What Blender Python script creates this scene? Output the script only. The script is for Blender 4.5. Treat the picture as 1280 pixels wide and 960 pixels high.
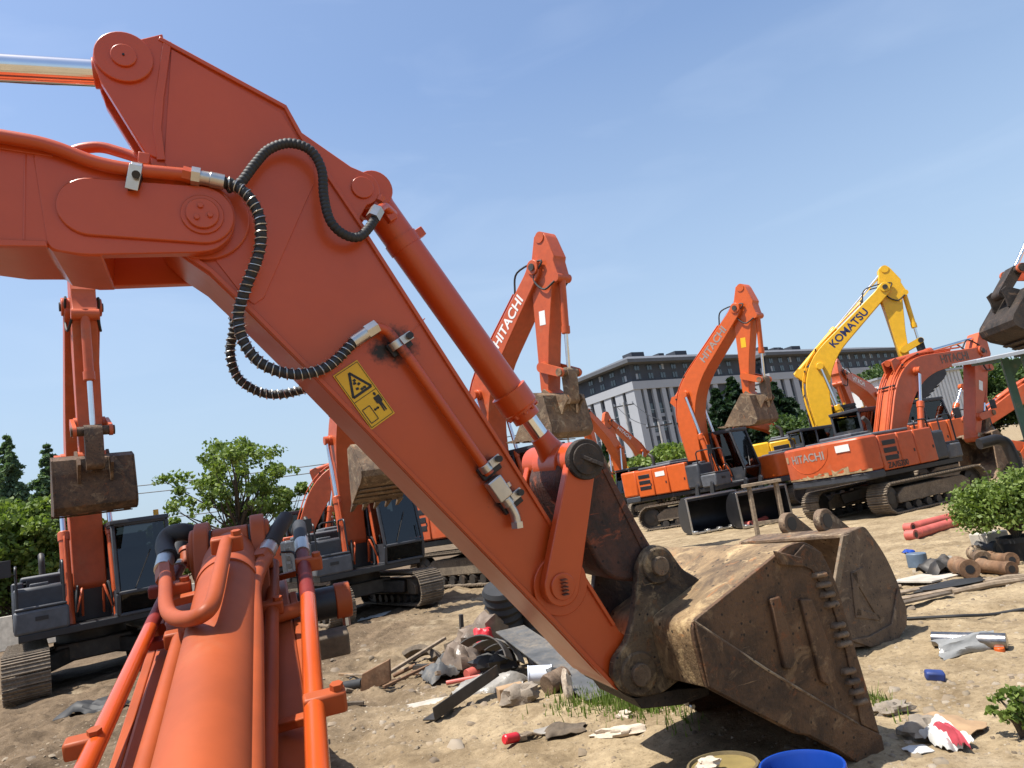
import bpy, math, random
import numpy as np
from math import sin, cos, radians, pi, atan2, sqrt
from mathutils import Vector, Matrix, noise as mnoise

for o in list(bpy.data.objects): bpy.data.objects.remove(o)
scene = bpy.context.scene
COL = scene.collection

# ------------------------------------------------------------------ camera
F = 890.0; PIT = radians(10); ROL = radians(10); CAM = np.array([0, 0, 1.6])
FW = np.array([0, cos(PIT), sin(PIT)]); R0 = np.array([1., 0, 0]); U0 = np.array([0, -sin(PIT), cos(PIT)])
RT = cos(ROL)*R0 - sin(ROL)*U0; UP = sin(ROL)*R0 + cos(ROL)*U0
cam = bpy.data.cameras.new('camera'); camo = bpy.data.objects.new('camera', cam); COL.objects.link(camo)
cam.sensor_width = 36; cam.sensor_fit = 'HORIZONTAL'; cam.lens = 36*F/1280; cam.clip_start = .05; cam.clip_end = 5000
m = Matrix.Identity(4)
for i in range(3): m[i][0] = RT[i]; m[i][1] = UP[i]; m[i][2] = -FW[i]; m[i][3] = CAM[i]
camo.matrix_world = m; scene.camera = camo

# ------------------------------------------------------------------ sky, sun, exposure
SUN_EL = radians(67); SUN_DIR = np.array([-.92, -.36])            # horizontal direction towards the sun
SUN_DIR = SUN_DIR/np.linalg.norm(SUN_DIR)
sv = Vector((SUN_DIR[0]*cos(SUN_EL), SUN_DIR[1]*cos(SUN_EL), sin(SUN_EL)))
w = bpy.data.worlds.new('World'); scene.world = w; w.use_nodes = True
nt = w.node_tree; nt.nodes.clear()
sky = nt.nodes.new('ShaderNodeTexSky'); sky.sky_type = 'NISHITA'; sky.sun_disc = False
sky.sun_elevation = SUN_EL; sky.sun_rotation = atan2(SUN_DIR[0], SUN_DIR[1]); sky.altitude = 0
sky.air_density = 1.0; sky.dust_density = 1.2; sky.ozone_density = 1.5
# thin cirrus wisps: stretched noise on the direction vector
tc = nt.nodes.new('ShaderNodeTexCoord'); mp = nt.nodes.new('ShaderNodeMapping')
mp.inputs['Scale'].default_value = (1.6, 1.6, 7.0); mp.inputs['Rotation'].default_value = (0.25, 0.15, 0)
nz = nt.nodes.new('ShaderNodeTexNoise'); nz.inputs['Scale'].default_value = 1.6; nz.inputs['Detail'].default_value = 7; nz.inputs['Distortion'].default_value = .6
rp = nt.nodes.new('ShaderNodeValToRGB'); rp.color_ramp.elements[0].position = .52; rp.color_ramp.elements[1].position = .82
rp.color_ramp.elements[1].color = (.09, .09, .09, 1)
mx = nt.nodes.new('ShaderNodeMixRGB'); mx.inputs[2].default_value = (7.6, 8.0, 8.4, 1)
bg = nt.nodes.new('ShaderNodeBackground'); bg.inputs['Strength'].default_value = .136
wo = nt.nodes.new('ShaderNodeOutputWorld'); L = nt.links.new
L(tc.outputs['Generated'], mp.inputs[0]); L(mp.outputs[0], nz.inputs['Vector']); L(nz.outputs[0], rp.inputs[0])
L(rp.outputs[0], mx.inputs[0]); L(sky.outputs[0], mx.inputs[1]); 
sx = nt.nodes.new('ShaderNodeSeparateXYZ'); L(tc.outputs['Generated'], sx.inputs[0])                # pale haze low over the horizon, all round
hr = nt.nodes.new('ShaderNodeValToRGB'); hr.color_ramp.elements[0].position = 0; hr.color_ramp.elements[0].color = (.95, .95, .95, 1); hr.color_ramp.elements[1].position = .55; hr.color_ramp.elements[1].color = (0, 0, 0, 1)
L(sx.outputs[2], hr.inputs[0]); hm = nt.nodes.new('ShaderNodeMixRGB'); hm.inputs[2].default_value = (2.2, 2.8, 3.45, 1)
L(hr.outputs[0], hm.inputs[0]); L(mx.outputs[0], hm.inputs[1]); L(hm.outputs[0], bg.inputs[0]); L(bg.outputs[0], wo.inputs[0])
sl = bpy.data.lights.new('sun', 'SUN'); sl.energy = 5.0; sl.angle = radians(.5); sl.color = (1, .95, .87)
so = bpy.data.objects.new('sun', sl); COL.objects.link(so); so.rotation_euler = sv.to_track_quat('Z', 'Y').to_euler(); so.location = (0, 0, 40)
vs = scene.view_settings; vs.view_transform = 'Standard'; vs.look = 'None'; vs.gamma = 1; vs.exposure = 0.7; vs.use_curve_mapping = False

# ------------------------------------------------------------------ measuring helpers (photo -> metres on a known plane)
def ray(px, py): return FW + RT*(px-640)/F - UP*(py-480)/F
def on_plane(px, py, p0, n):
    r = ray(px, py); return CAM + r*(((p0-CAM) @ n)/(r @ n))
def ground(px, py, z=0.0):
    r = ray(px, py); return CAM + r*((z-CAM[2])/r[2])
def atY(px, py, Y):
    r = ray(px, py); return CAM + r*(Y/r[1])
V = lambda *a: np.array(a, float)

# ------------------------------------------------------------------ materials
MATS = {}
def nodes_of(name):
    mt = bpy.data.materials.new(name); mt.use_nodes = True; t = mt.node_tree
    return mt, t, t.nodes['Principled BSDF']
def N(t, kind, **kw):
    n = t.nodes.new('ShaderNode'+kind)
    for k, v in kw.items():
        if k in n.inputs: n.inputs[k].default_value = v
        else: setattr(n, k, v)
    return n
def ramp(t, src, p0, p1, c0=(0, 0, 0, 1), c1=(1, 1, 1, 1)):
    r = t.nodes.new('ShaderNodeValToRGB'); e = r.color_ramp.elements
    e[0].position = p0; e[1].position = p1; e[0].color = c0; e[1].color = c1
    t.links.new(src, r.inputs[0]); return r.outputs[0]
def mixc(t, fac, a, b, mode='MIX'):
    n = t.nodes.new('ShaderNodeMixRGB'); n.blend_type = mode
    for i, s in enumerate((fac, a, b)):
        if hasattr(s, 'is_linked') or hasattr(s, 'links'): t.links.new(s, n.inputs[i])
        elif isinstance(s, (int, float)): n.inputs[i].default_value = s
        else: n.inputs[i].default_value = (*s[:3], 1)
    return n.outputs[0]
def bump(t, b, src, strength, dist):
    n = t.nodes.new('ShaderNodeBump'); n.inputs['Strength'].default_value = strength; n.inputs['Distance'].default_value = dist
    t.links.new(src, n.inputs['Height']); t.links.new(n.outputs[0], b.inputs['Normal']); return n
def pos(t): return t.nodes.new('ShaderNodeNewGeometry').outputs['Position']
def objc(t): return t.nodes.new('ShaderNodeTexCoord').outputs['Object']
def noise(t, scale, detail=4, rough=.6, vec=None, dist=0):
    n = t.nodes.new('ShaderNodeTexNoise'); n.inputs['Scale'].default_value = scale; n.inputs['Detail'].default_value = detail
    n.inputs['Roughness'].default_value = rough; n.inputs['Distortion'].default_value = dist
    t.links.new(vec if vec is not None else objc(t), n.inputs['Vector']); return n.outputs[0]
def mat(name, col, rough=.5, metal=0, var=.12, vscale=6, dirt=0, dirtcol=(.30, .22, .14), dscale=2.5, bmp=0, bscale=60, coat=0, spec=.5):
    if name in MATS: return MATS[name]
    mt, t, b = nodes_of(name)
    c = mixc(t, ramp(t, noise(t, vscale, 5), .35, .68), [x*(1-var) for x in col], [min(1, x*(1+var)) for x in col])
    if dirt:
        dm = ramp(t, noise(t, dscale, 8, .68, dist=.4), .72-dirt*.5, .86-dirt*.3)
        fine = ramp(t, noise(t, dscale*14, 3), .3, .7)
        dm2 = mixc(t, 1.0, dm, fine, 'MULTIPLY')
        c = mixc(t, dm2, c, dirtcol)
        rr = mixc(t, dm2, (rough,)*3, (.85,)*3); t.links.new(rr, b.inputs['Roughness'])
    else:
        rr = mixc(t, noise(t, vscale*3, 4), (rough*.82,)*3, (min(1, rough*1.2),)*3); t.links.new(rr, b.inputs['Roughness'])
    t.links.new(c, b.inputs['Base Color']); b.inputs['Metallic'].default_value = metal
    b.inputs['Specular IOR Level'].default_value = spec
    if coat: b.inputs['Coat Weight'].default_value = coat; b.inputs['Coat Roughness'].default_value = .12
    if bmp: bump(t, b, noise(t, bscale, 4), bmp, .01)
    MATS[name] = mt; return mt
OR = (.62, .088, .022)
M_ = dict(
    orange_fresh=None,
    orange=mat('orange_paint', (.46, .080, .020), .42, var=.10, dirt=.34, dscale=1.3, dirtcol=(.34, .17, .09)),
    orange_clean=mat('orange_paint_clean', (.54, .095, .014), .34, var=.07, dirt=.12, dscale=1.6, dirtcol=(.36, .18, .09)),
    orange_faded=mat('orange_paint_faded', (.50, .11, .04), .5, var=.1, dirt=.38, dscale=1.1, dirtcol=(.40, .25, .15)),
    red_oxide=mat('red_oxide_paint', (.22, .022, .018), .35, var=.15),
    yellow=mat('yellow_paint', (.72, .40, .012), .36, var=.07, dirt=.15, dscale=1.5),
    dark=mat('dark_grey_paint', (.035, .038, .045), .5, var=.2, dirt=.3, dscale=1.6, dirtcol=(.16, .13, .10)),
    grey=mat('grey_paint', (.075, .08, .09), .55, var=.2, dirt=.35, dscale=1.6, dirtcol=(.24, .2, .15)),
    black=mat('black_paint', (.012, .012, .014), .45, var=.3, dirt=.2, dirtcol=(.08, .07, .06)),
    rubber=mat('black_rubber', (.018, .018, .018), .62, var=.25, dirt=.25, dscale=3, dirtcol=(.10, .09, .08)),
    chrome=mat('chrome_rod', (.72, .73, .74), .09, 1, var=.04),
    zinc=mat('zinc_steel', (.52, .51, .48), .32, .9, var=.15),
    steel_dark=mat('dark_steel', (.05, .045, .04), .55, .4, var=.3, dirt=.4, dirtcol=(.20, .13, .08)),
    track=mat('track_steel', (.12, .095, .07), .75, .2, var=.25, dirt=.8, dscale=2, dirtcol=(.30, .235, .165), bmp=.4, bscale=40),
    glassblack=mat('seat_black', (.02, .02, .022), .7),
    white=mat('white_letter_paint', (.72, .71, .68), .5, var=.06, dirt=.2, dirtcol=(.5, .3, .2)),
    greytext=mat('grey_letter_paint', (.27, .24, .22), .5, var=.15, dirt=.4, dirtcol=(.5, .2, .08)),
    darktext=mat('faded_black_letter_paint', (.09, .075, .065), .5, var=.2, dirt=.4, dirtcol=(.4, .14, .06)),
    blacktext=mat('black_letter_paint', (.012, .012, .012), .5),
    bluetext=mat('navy_letter_paint', (.012, .02, .09), .5),
    wood=mat('weathered_wood', (.22, .165, .11), .8, var=.35, vscale=14, bmp=.3),
    wood_dark=mat('old_dark_wood', (.10, .075, .05), .85, var=.35, vscale=14, bmp=.3),
    sheet=mat('grey_sheet_metal', (.085, .088, .088), .65, .2, var=.25, dirt=.55, dirtcol=(.26, .21, .15)),
    plastic_white=mat('white_plastic', (.52, .51, .48), .45, var=.08, dirt=.25, dirtcol=(.4, .33, .24)),
    plastic_clear=mat('crumpled_grey_plastic', (.28, .26, .225), .3, var=.25, dirt=.3, dirtcol=(.35, .28, .2), bmp=.8, bscale=18),
    red=mat('red_plastic', (.55, .02, .03), .4, var=.15, dirt=.2),
    pinkred=mat('faded_red_paint', (.46, .10, .075), .5, var=.2, dirt=.35, dscale=2),
    blue=mat('blue_plastic', (.005, .042, .27), .4, var=.08, spec=.5),
    bluedark=mat('blue_wrap', (.02, .04, .16), .5, var=.3, vscale=10),
    pailyellow=mat('dirty_yellow_plastic', (.19, .14, .045), .65, var=.2, dirt=.5, dscale=4, dirtcol=(.13, .09, .05)),
    lidbrown=mat('dirty_lid', (.13, .098, .042), .8, var=.25, vscale=9, dirt=.6, dscale=5, dirtcol=(.11, .08, .05), bmp=.3),
    concrete=mat('pale_concrete', (.40, .36, .30), .9, var=.2, bmp=.3),
    cardboard=mat('cardboard', (.34, .22, .12), .85, var=.2, dirt=.3),
    brownsteel=mat('rusty_pipe_steel', (.17, .09, .045), .75, .2, var=.35, vscale=9, dirt=.5, dirtcol=(.30, .21, .13), bmp=.3),
    wallwhite=mat('white_wall_render', (.32, .335, .36), .8, var=.04, vscale=.3, dirt=.1, dscale=.2, dirtcol=(.45, .45, .44)),
    walldark=mat('dark_grey_wall', (.034, .041, .055), .7, var=.1, vscale=.4),
    roofgrey=mat('grey_roof', (.085, .09, .10), .7, var=.1, vscale=.4),
    winglass=mat('window_glass', (.035, .05, .06), .1, var=.3, vscale=.6, spec=.8),
    winframe=mat('pale_window_frame', (.27, .29, .32), .5),
    corr=mat('corrugated_white_steel', (.56, .57, .56), .6, var=.06, vscale=1, dirt=.3, dscale=.8, dirtcol=(.36, .31, .25)),
    roofedge=mat('galvanised_roof_sheet', (.34, .36, .38), .5, .3, var=.1, dirt=.3, dirtcol=(.25, .21, .17)),
    greenpost=mat('green_painted_steel', (.045, .11, .085), .5, var=.1, dirt=.2),
    concpole=mat('concrete_pole', (.33, .32, .30), .85),
    bark=mat('bark', (.075, .058, .042), .9, var=.3, vscale=20, bmp=.5),
    decal=mat('yellow_decal', (.74, .42, .01), .4, var=.03),
    amber=mat('amber_plastic', (.65, .33, .02), .3),
    pipe_red=mat('orange_red_pipe_paint', (.56, .06, .025), .3, var=.1),
)
def fresh_paint():
    # glossy repaint on the near arm: smooth orange red, soot round the welded clamps, faint orange peel
    mt, t, b = nodes_of('fresh_orange_red_paint')
    c = mixc(t, ramp(t, noise(t, 2.2, 5), .3, .7), (.43, .054, .005), (.51, .067, .007))
    c = mixc(t, ramp(t, noise(t, 7, 8, .75, dist=1.0), .66, .76), c, (.40, .075, .022)); c = mixc(t, ramp(t, noise(t, 26, 6, .8, dist=.6), .72, .80), c, (.30, .035, .010))
    P = pos(t); soot = None
    for p, r in SOOT:
        sb = N(t, 'VectorMath', operation='DISTANCE'); t.links.new(P, sb.inputs[0]); sb.inputs[1].default_value = tuple(p)
        nn = noise(t, 38, 5, .7, P)
        ad = N(t, 'Math', operation='MULTIPLY_ADD'); t.links.new(nn, ad.inputs[0]); ad.inputs[1].default_value = r*1.5; t.links.new(sb.outputs['Value'], ad.inputs[2])
        msk = ramp(t, ad.outputs[0], min(.99, r*1.15), min(1, r*1.85), (1, 1, 1, 1), (0, 0, 0, 1))
        soot = msk if soot is None else mixc(t, 1.0, soot, msk, 'LIGHTEN')
    if soot is not None: c = mixc(t, soot, c, (.018, .013, .011))
    t.links.new(c, b.inputs['Base Color'])
    r0 = mixc(t, noise(t, 5, 6), (.30,)*3, (.44,)*3)
    if soot is not None: r0 = mixc(t, soot, r0, (.8,)*3)
    t.links.new(r0, b.inputs['Roughness'])
    b.inputs['Coat Weight'].default_value = .3; b.inputs['Coat Roughness'].default_value = .2
    bump(t, b, noise(t, 9, 3), .08, .02)
    return mt
def rust_mat(name, dark=(.055, .034, .020), mid=(.15, .085, .042), light=(.36, .255, .13), lf=.5, scale=2.2):
    mt, t, b = nodes_of(name); O = objc(t)
    n1 = noise(t, scale, 10, .72, O, .8); n2 = noise(t, scale*4.5, 8, .75, O, .3); n3 = noise(t, scale*24, 4, .65, O); n4 = noise(t, scale*1.7, 6, .7, O, 1.2)
    c = mixc(t, ramp(t, n1, .40, .58), dark, mid)
    c = mixc(t, ramp(t, n4, .64-lf*.22, .74-lf*.16), c, light)
    c = mixc(t, ramp(t, n2, .30, .48, (1, 1, 1, 1), (0, 0, 0, 1)), c, mixc(t, 1.0, c, (.42, .38, .36), 'MULTIPLY'))
    rustc = [min(1, mid[0]*1.5), mid[1]*.95, mid[2]*.6]
    c = mixc(t, ramp(t, noise(t, scale*3.1, 7, .7, O, .6), .58, .70), c, rustc)
    mp_ = N(t, 'Mapping'); mp_.inputs['Scale'].default_value = (2.0, 2.0, 26.0); mp_.inputs['Rotation'].default_value = (.5, .35, .2); t.links.new(O, mp_.inputs[0])
    sc = noise(t, scale*.9, 5, .6, mp_.outputs[0]); c = mixc(t, ramp(t, sc, .66, .74), c, [min(1, x*1.15) for x in light])
    vo = t.nodes.new('ShaderNodeTexVoronoi'); vo.inputs['Scale'].default_value = scale*7; t.links.new(O, vo.inputs['Vector'])
    c = mixc(t, ramp(t, vo.outputs['Distance'], .10, .17, (1, 1, 1, 1), (0, 0, 0, 1)), c, [x*.35 for x in dark])
    c = mixc(t, ramp(t, n3, .58, .74), c, mixc(t, 1.0, c, (.5, .48, .46), 'MULTIPLY'))
    t.links.new(c, b.inputs['Base Color']); b.inputs['Metallic'].default_value = .15
    rr = mixc(t, n2, (.45,)*3, (.9,)*3); t.links.new(rr, b.inputs['Roughness'])
    h = mixc(t, .4, mixc(t, .5, n2, n4), n3); bump(t, b, h, .75, .02)
    return mt
M_['orange_new'] = mat('satin_orange_paint', (.32, .064, .016), .52, var=.12, vscale=4, dirt=.30, dscale=3, dirtcol=(.30, .11, .05), spec=.3)
M_['orange_gloss'] = mat('glossy_orange_paint', (.50, .075, .012), .22, var=.08, vscale=4, coat=.3)
M_['shaded_red'] = mat('dark_red_shaded_paint', (.17, .016, .010), .5, var=.15, spec=.3)  # deep red partly stands for the near boom's shadow, put into the colour
def island_mat(name, cols, rough=.9):
    mt, t, b = nodes_of(name); g = t.nodes.new('ShaderNodeNewGeometry'); r = t.nodes.new('ShaderNodeValToRGB'); r.color_ramp.interpolation = 'LINEAR'
    e = r.color_ramp.elements; e[0].color = (*cols[0], 1); e[1].color = (*cols[-1], 1)
    for i, c in enumerate(cols[1:-1]): k = e.new((i+1)/(len(cols)-1)); k.color = (*c, 1)
    t.links.new(g.outputs['Random Per Island'], r.inputs[0]); t.links.new(r.outputs[0], b.inputs['Base Color']); b.inputs['Roughness'].default_value = rough
    return mt
M_['pebble'] = island_mat('pebbles', [(.10, .075, .05), (.26, .20, .13), (.19, .145, .095), (.33, .275, .20)])
M_['rubblemat'] = island_mat('rubble_stone', [(.13, .10, .07), (.25, .195, .135), (.19, .15, .10), (.30, .25, .19)])
M_['scrape'] = mat('bare_filler_scrape', (.34, .24, .13), .8, var=.3, vscale=9)
M_['chalk'] = mat('pale_stone', (.50, .42, .33), .9, var=.2, vscale=14, bmp=.4)
M_['rockgrey'] = mat('grey_brown_rock', (.24, .20, .155), .9, var=.25, vscale=10, bmp=.5)
M_['bagbrown'] = mat('brown_plastic_wrap', (.16, .12, .085), .35, var=.4, vscale=6, bmp=.6, bscale=16)
M_['yellowbag'] = mat('yellow_plastic', (.62, .36, .03), .4, var=.2)
M_['tinwhite'] = mat('white_tin_label', (.62, .66, .72), .35, var=.06)
M_['bluegrey'] = mat('blue_grey_tin', (.10, .14, .19), .5, var=.2, dirt=.3)
M_['redpaper'] = mat('red_printed_paper', (.40, .05, .07), .7, var=.15)
M_['darkchrome'] = mat('smudged_chrome', (.26, .25, .24), .25, .9, var=.4, vscale=8, dirt=.4, dirtcol=(.08, .06, .05))
M_['film'] = mat('clear_film', (.22, .22, .21), .15, var=.1, bmp=.6, bscale=24)
M_['rust_sp'] = None
M_['rust'] = rust_mat('rusty_bucket_steel', (.046, .026, .014), (.125, .066, .031), (.23, .145, .075), lf=.38, scale=2.6)
M_['rust_top'] = rust_mat('ochre_worn_steel', (.10, .065, .035), (.27, .18, .09), (.46, .33, .17), .55)
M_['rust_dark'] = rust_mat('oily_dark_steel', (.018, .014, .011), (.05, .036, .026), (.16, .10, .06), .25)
M_['rust_dust'] = rust_mat('dusty_bucket_steel', (.10, .065, .04), (.20, .13, .075), (.34, .26, .165), .5)
M_['rust_sp'] = rust_mat('brown_scraped_steel', (.085, .055, .035), (.16, .105, .062), (.27, .195, .125), .4, 2.5)
M_['rust_ear'] = rust_mat('oily_brown_steel', (.022, .016, .012), (.13, .09, .05), (.30, .22, .12), .5, 3)
M_['rust_pin'] = rust_mat('worn_pin_steel', (.11, .075, .045), (.20, .145, .09), (.30, .22, .14), .4, 6)
M_['rust_orange'] = rust_mat('scorched_orange_link', (.028, .018, .015), (.10, .040, .024), (.34, .085, .032), .36, 2.6)

def glass_mat():
    mt = bpy.data.materials.new('cab_glass'); mt.use_nodes = True; t = mt.node_tree; t.nodes.clear()
    tr = N(t, 'BsdfTransparent', Color=(.20, .22, .22, 1)); gl = N(t, 'BsdfGlossy', Color=(1, 1, 1, 1), Roughness=.03)
    fr = N(t, 'Fresnel', IOR=1.45); mxs = t.nodes.new('ShaderNodeMixShader'); out = t.nodes.new('ShaderNodeOutputMaterial')
    ad = N(t, 'Math', operation='ADD'); t.links.new(fr.outputs[0], ad.inputs[0]); ad.inputs[1].default_value = .02
    t.links.new(ad.outputs[0], mxs.inputs[0]); t.links.new(tr.outputs[0], mxs.inputs[1]); t.links.new(gl.outputs[0], mxs.inputs[2])
    t.links.new(mxs.outputs[0], out.inputs[0]); return mt
M_['glass'] = glass_mat()
def leaf_mat(name, c0, c1, c2):
    mt = bpy.data.materials.new(name); mt.use_nodes = True; t = mt.node_tree; b = t.nodes['Principled BSDF']
    g = t.nodes.new('ShaderNodeNewGeometry'); r = t.nodes.new('ShaderNodeValToRGB'); e = r.color_ramp.elements
    e[0].color = (*c0, 1); e[1].color = (*c2, 1); k = e.new(.5); k.color = (*c1, 1)
    t.links.new(g.outputs['Random Per Island'], r.inputs[0]); t.links.new(r.outputs[0], b.inputs['Base Color'])
    b.inputs['Roughness'].default_value = .55; b.inputs['Specular IOR Level'].default_value = .3
    tl = t.nodes.new('ShaderNodeBsdfTranslucent'); t.links.new(mixc(t, 1.0, r.outputs[0], (1.0, 1.1, .5), 'MULTIPLY'), tl.inputs[0])
    ms = t.nodes.new('ShaderNodeMixShader'); ms.inputs[0].default_value = .35
    t.links.new(b.outputs[0], ms.inputs[1]); t.links.new(tl.outputs[0], ms.inputs[2]); t.links.new(ms.outputs[0], t.nodes['Material Output'].inputs[0])
    return mt
M_['leaf'] = leaf_mat('bright_leaves', (.075, .12, .02), (.14, .20, .04), (.23, .29, .08))
M_['leaf_dark'] = leaf_mat('dark_conifer_needles', (.010, .026, .012), (.018, .042, .018), (.032, .062, .024))
M_['leaf_mid'] = leaf_mat('mid_green_leaves', (.035, .07, .02), (.065, .11, .03), (.11, .16, .05))
M_['leaf_cool'] = leaf_mat('blue_green_needles', (.08, .13, .08), (.12, .19, .10), (.18, .25, .14))

# ------------------------------------------------------------------ mesh builder
class MB:
    def __init__(s): s.v = []; s.f = []
    def add(s, vs, fs):
        o = len(s.v); s.v += [tuple(float(c) for c in p) for p in vs]; s.f += [tuple(i+o for i in f) for f in fs]; return s
    def box(s, c, d, R=None):
        c = np.asarray(c, float); h = np.asarray(d, float)/2; R = np.eye(3) if R is None else np.asarray(R)
        p = [c + R @ (h*np.array(k)) for k in ((-1,-1,-1),(1,-1,-1),(1,1,-1),(-1,1,-1),(-1,-1,1),(1,-1,1),(1,1,1),(-1,1,1))]
        return s.add(p, [(0,3,2,1),(4,5,6,7),(0,1,5,4),(1,2,6,5),(2,3,7,6),(3,0,4,7)])
    def span(s, a, b, w_, h, up=(0, 0, 1)):                       # bar from a to b
        a = np.asarray(a, float); b = np.asarray(b, float); x = (b-a); l = np.linalg.norm(x); x /= l
        y = np.cross(up, x); y = y/ (np.linalg.norm(y)+1e-9); z = np.cross(x, y)
        return s.box((a+b)/2, (l, w_, h), np.column_stack([x, y, z]))
    def loft(s, A, B, capA=True, capB=True):                     # two equal closed loops
        n = len(A); fs = [(i, (i+1) % n, (i+1) % n+n, i+n) for i in range(n)]
        if capA: fs.append(tuple(reversed(range(n))))
        if capB: fs.append(tuple(range(n, 2*n)))
        return s.add(list(A)+list(B), fs)
    def tube(s, path, r, n=10, cap=True):
        P = [np.asarray(p, float) for p in path]; m_ = len(P); rr = [r]*m_ if np.isscalar(r) else list(r)
        T = []
        for i in range(m_):
            d = P[min(i+1, m_-1)]-P[max(i-1, 0)]; T.append(d/(np.linalg.norm(d)+1e-12))
        u = np.cross(T[0], (0, 0, 1)); 
        if np.linalg.norm(u) < .1: u = np.cross(T[0], (1, 0, 0))
        u /= np.linalg.norm(u); vs = []
        for i in range(m_):
            u = u-T[i]*(u @ T[i]); u /= np.linalg.norm(u)+1e-12; w_ = np.cross(T[i], u)
            for k in range(n):
                a = 2*pi*k/n; vs.append(P[i]+rr[i]*(cos(a)*u+sin(a)*w_))
        fs = [(i*n+k, i*n+(k+1) % n, (i+1)*n+(k+1) % n, (i+1)*n+k) for i in range(m_-1) for k in range(n)]
        if cap: fs += [tuple(reversed(range(n))), tuple(range((m_-1)*n, m_*n))]
        return s.add(vs, fs)
    def cyl(s, a, b, r, n=20, r2=None): return s.tube([a, b], [r, r if r2 is None else r2], n)
    def lathe(s, a, b, prof, n=24):                               # prof: (t along metres, radius)
        a = np.asarray(a, float); b = np.asarray(b, float); d = (b-a)/np.linalg.norm(b-a)
        return s.tube_fixed([a+d*t for t, _ in prof], d, [r for _, r in prof], n)
    def tube_fixed(s, P, d, rr, n):
        u = np.cross(d, (0, 0, 1)); 
        if np.linalg.norm(u) < .1: u = np.cross(d, (1, 0, 0))
        u /= np.linalg.norm(u); w_ = np.cross(d, u); vs = []
        for p, r in zip(P, rr):
            for k in range(n):
                a = 2*pi*k/n; vs.append(p+r*(cos(a)*u+sin(a)*w_))
        m_ = len(P)
        fs = [(i*n+k, i*n+(k+1) % n, (i+1)*n+(k+1) % n, (i+1)*n+k) for i in range(m_-1) for k in range(n)]
        fs += [tuple(reversed(range(n))), tuple(range((m_-1)*n, m_*n))]
        return s.add(vs, fs)
    def prism(s, poly, fr, t0, t1):                               # poly in 2-D, fr(a, b, t) -> 3-D
        ar = sum(poly[i][0]*poly[(i+1) % len(poly)][1]-poly[(i+1) % len(poly)][0]*poly[i][1] for i in range(len(poly)))
        if ar < 0: poly = poly[::-1]
        return s.loft([fr(a, b, t0) for a, b in poly], [fr(a, b, t1) for a, b in poly])

def mesh_of(mb, name, mt, smooth=35):
    me = bpy.data.meshes.new(name); me.from_pydata(mb.v, [], mb.f)
    import bmesh
    bm = bmesh.new(); bm.from_mesh(me); bmesh.ops.recalc_face_normals(bm, faces=bm.faces[:]); bm.to_mesh(me); bm.free()
    if mt is not None: me.materials.append(mt if not isinstance(mt, str) else M_[mt])
    if smooth:
        me.polygons.foreach_set('use_smooth', [True]*len(me.polygons)); me.set_sharp_from_angle(angle=radians(smooth))
    me.update(); return me
def root_of(o):
    while o.parent: o = o.parent
    return o
def mk(name, mb, mt, parent=None, bevel=0, world=False, smooth=35, label=None, cat=None, group=None, kind=None, loc=None, base=False):
    """one mesh object; world=True: vertices are in world metres and are moved into the root's frame"""
    if world and parent is not None:
        inv = ROOTM[root_of(parent).name]; arr = np.array(mb.v); arr = arr @ np.array(inv.to_3x3()).T + np.array(inv.translation); mb.v = [tuple(a) for a in arr]
    if parent is None and loc is None and base and mb.v:          # put the origin at the base of a stand-alone mesh
        arr = np.array(mb.v); loc = ((arr[:, 0].min()+arr[:, 0].max())/2, (arr[:, 1].min()+arr[:, 1].max())/2, arr[:, 2].min())
        mb.v = [tuple(a-np.array(loc)) for a in arr]
    o = bpy.data.objects.new(name, mesh_of(mb, name, mt, smooth)); COL.objects.link(o)
    if parent is not None: o.parent = parent
    if loc is not None: o.location = tuple(loc)
    if bevel:
        bv = o.modifiers.new('bevel', 'BEVEL'); bv.width = bevel; bv.segments = 2; bv.limit_method = 'ANGLE'; bv.angle_limit = radians(40); bv.harden_normals = False
    tag(o, label, cat, group, kind); return o
ROOTM = {}
def tag(o, label=None, cat=None, group=None, kind=None):
    if label: o['label'] = label
    if cat: o['category'] = cat
    if group: o['group'] = group
    if kind: o['kind'] = kind
    return o
def thing(name, label, cat, loc=(0, 0, 0), rz=0, group=None):
    o = bpy.data.objects.new(name, None); COL.objects.link(o); o.empty_display_size = .2
    o.location = tuple(loc); o.rotation_euler = (0, 0, rz); tag(o, label, cat, group)
    ROOTM[o.name] = (Matrix.Translation(Vector(tuple(loc))) @ Matrix.Rotation(rz, 4, 'Z')).inverted(); return o
def text_obj(txt, org, ex, ey, size, mt, parent, name='lettering', world=False, bold=.012, depth=.004, spacing=1.0, sx=1.0, wrap=None):
    cu = bpy.data.curves.new('t', 'FONT'); cu.body = txt; cu.size = 1; cu.offset = bold; cu.space_character = spacing; cu.extrude = 0; cu.align_x = 'CENTER'; cu.align_y = 'CENTER'
    to = bpy.data.objects.new('t', cu); COL.objects.link(to); dg = bpy.context.evaluated_depsgraph_get()
    me = bpy.data.meshes.new_from_object(to.evaluated_get(dg)); bpy.data.objects.remove(to)
    vs = np.array([v.co[:] for v in me.vertices]); fs = [tuple(p.vertices) for p in me.polygons]
    ex = np.asarray(ex, float); ey = np.asarray(ey, float); ez = np.cross(ex, ey)
    mb = MB(); pts = np.asarray(org, float)+np.outer(vs[:, 0]*size*sx, ex)+np.outer(vs[:, 1]*size, ey)+ez*depth
    if wrap: pts[:, 0] = -np.sqrt(wrap**2-pts[:, 1]**2)-.006            # follow a round counterweight
    mb.add(pts, fs); bpy.data.meshes.remove(me)
    return mk(name, mb, mt, parent, world=world, smooth=0)
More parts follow.
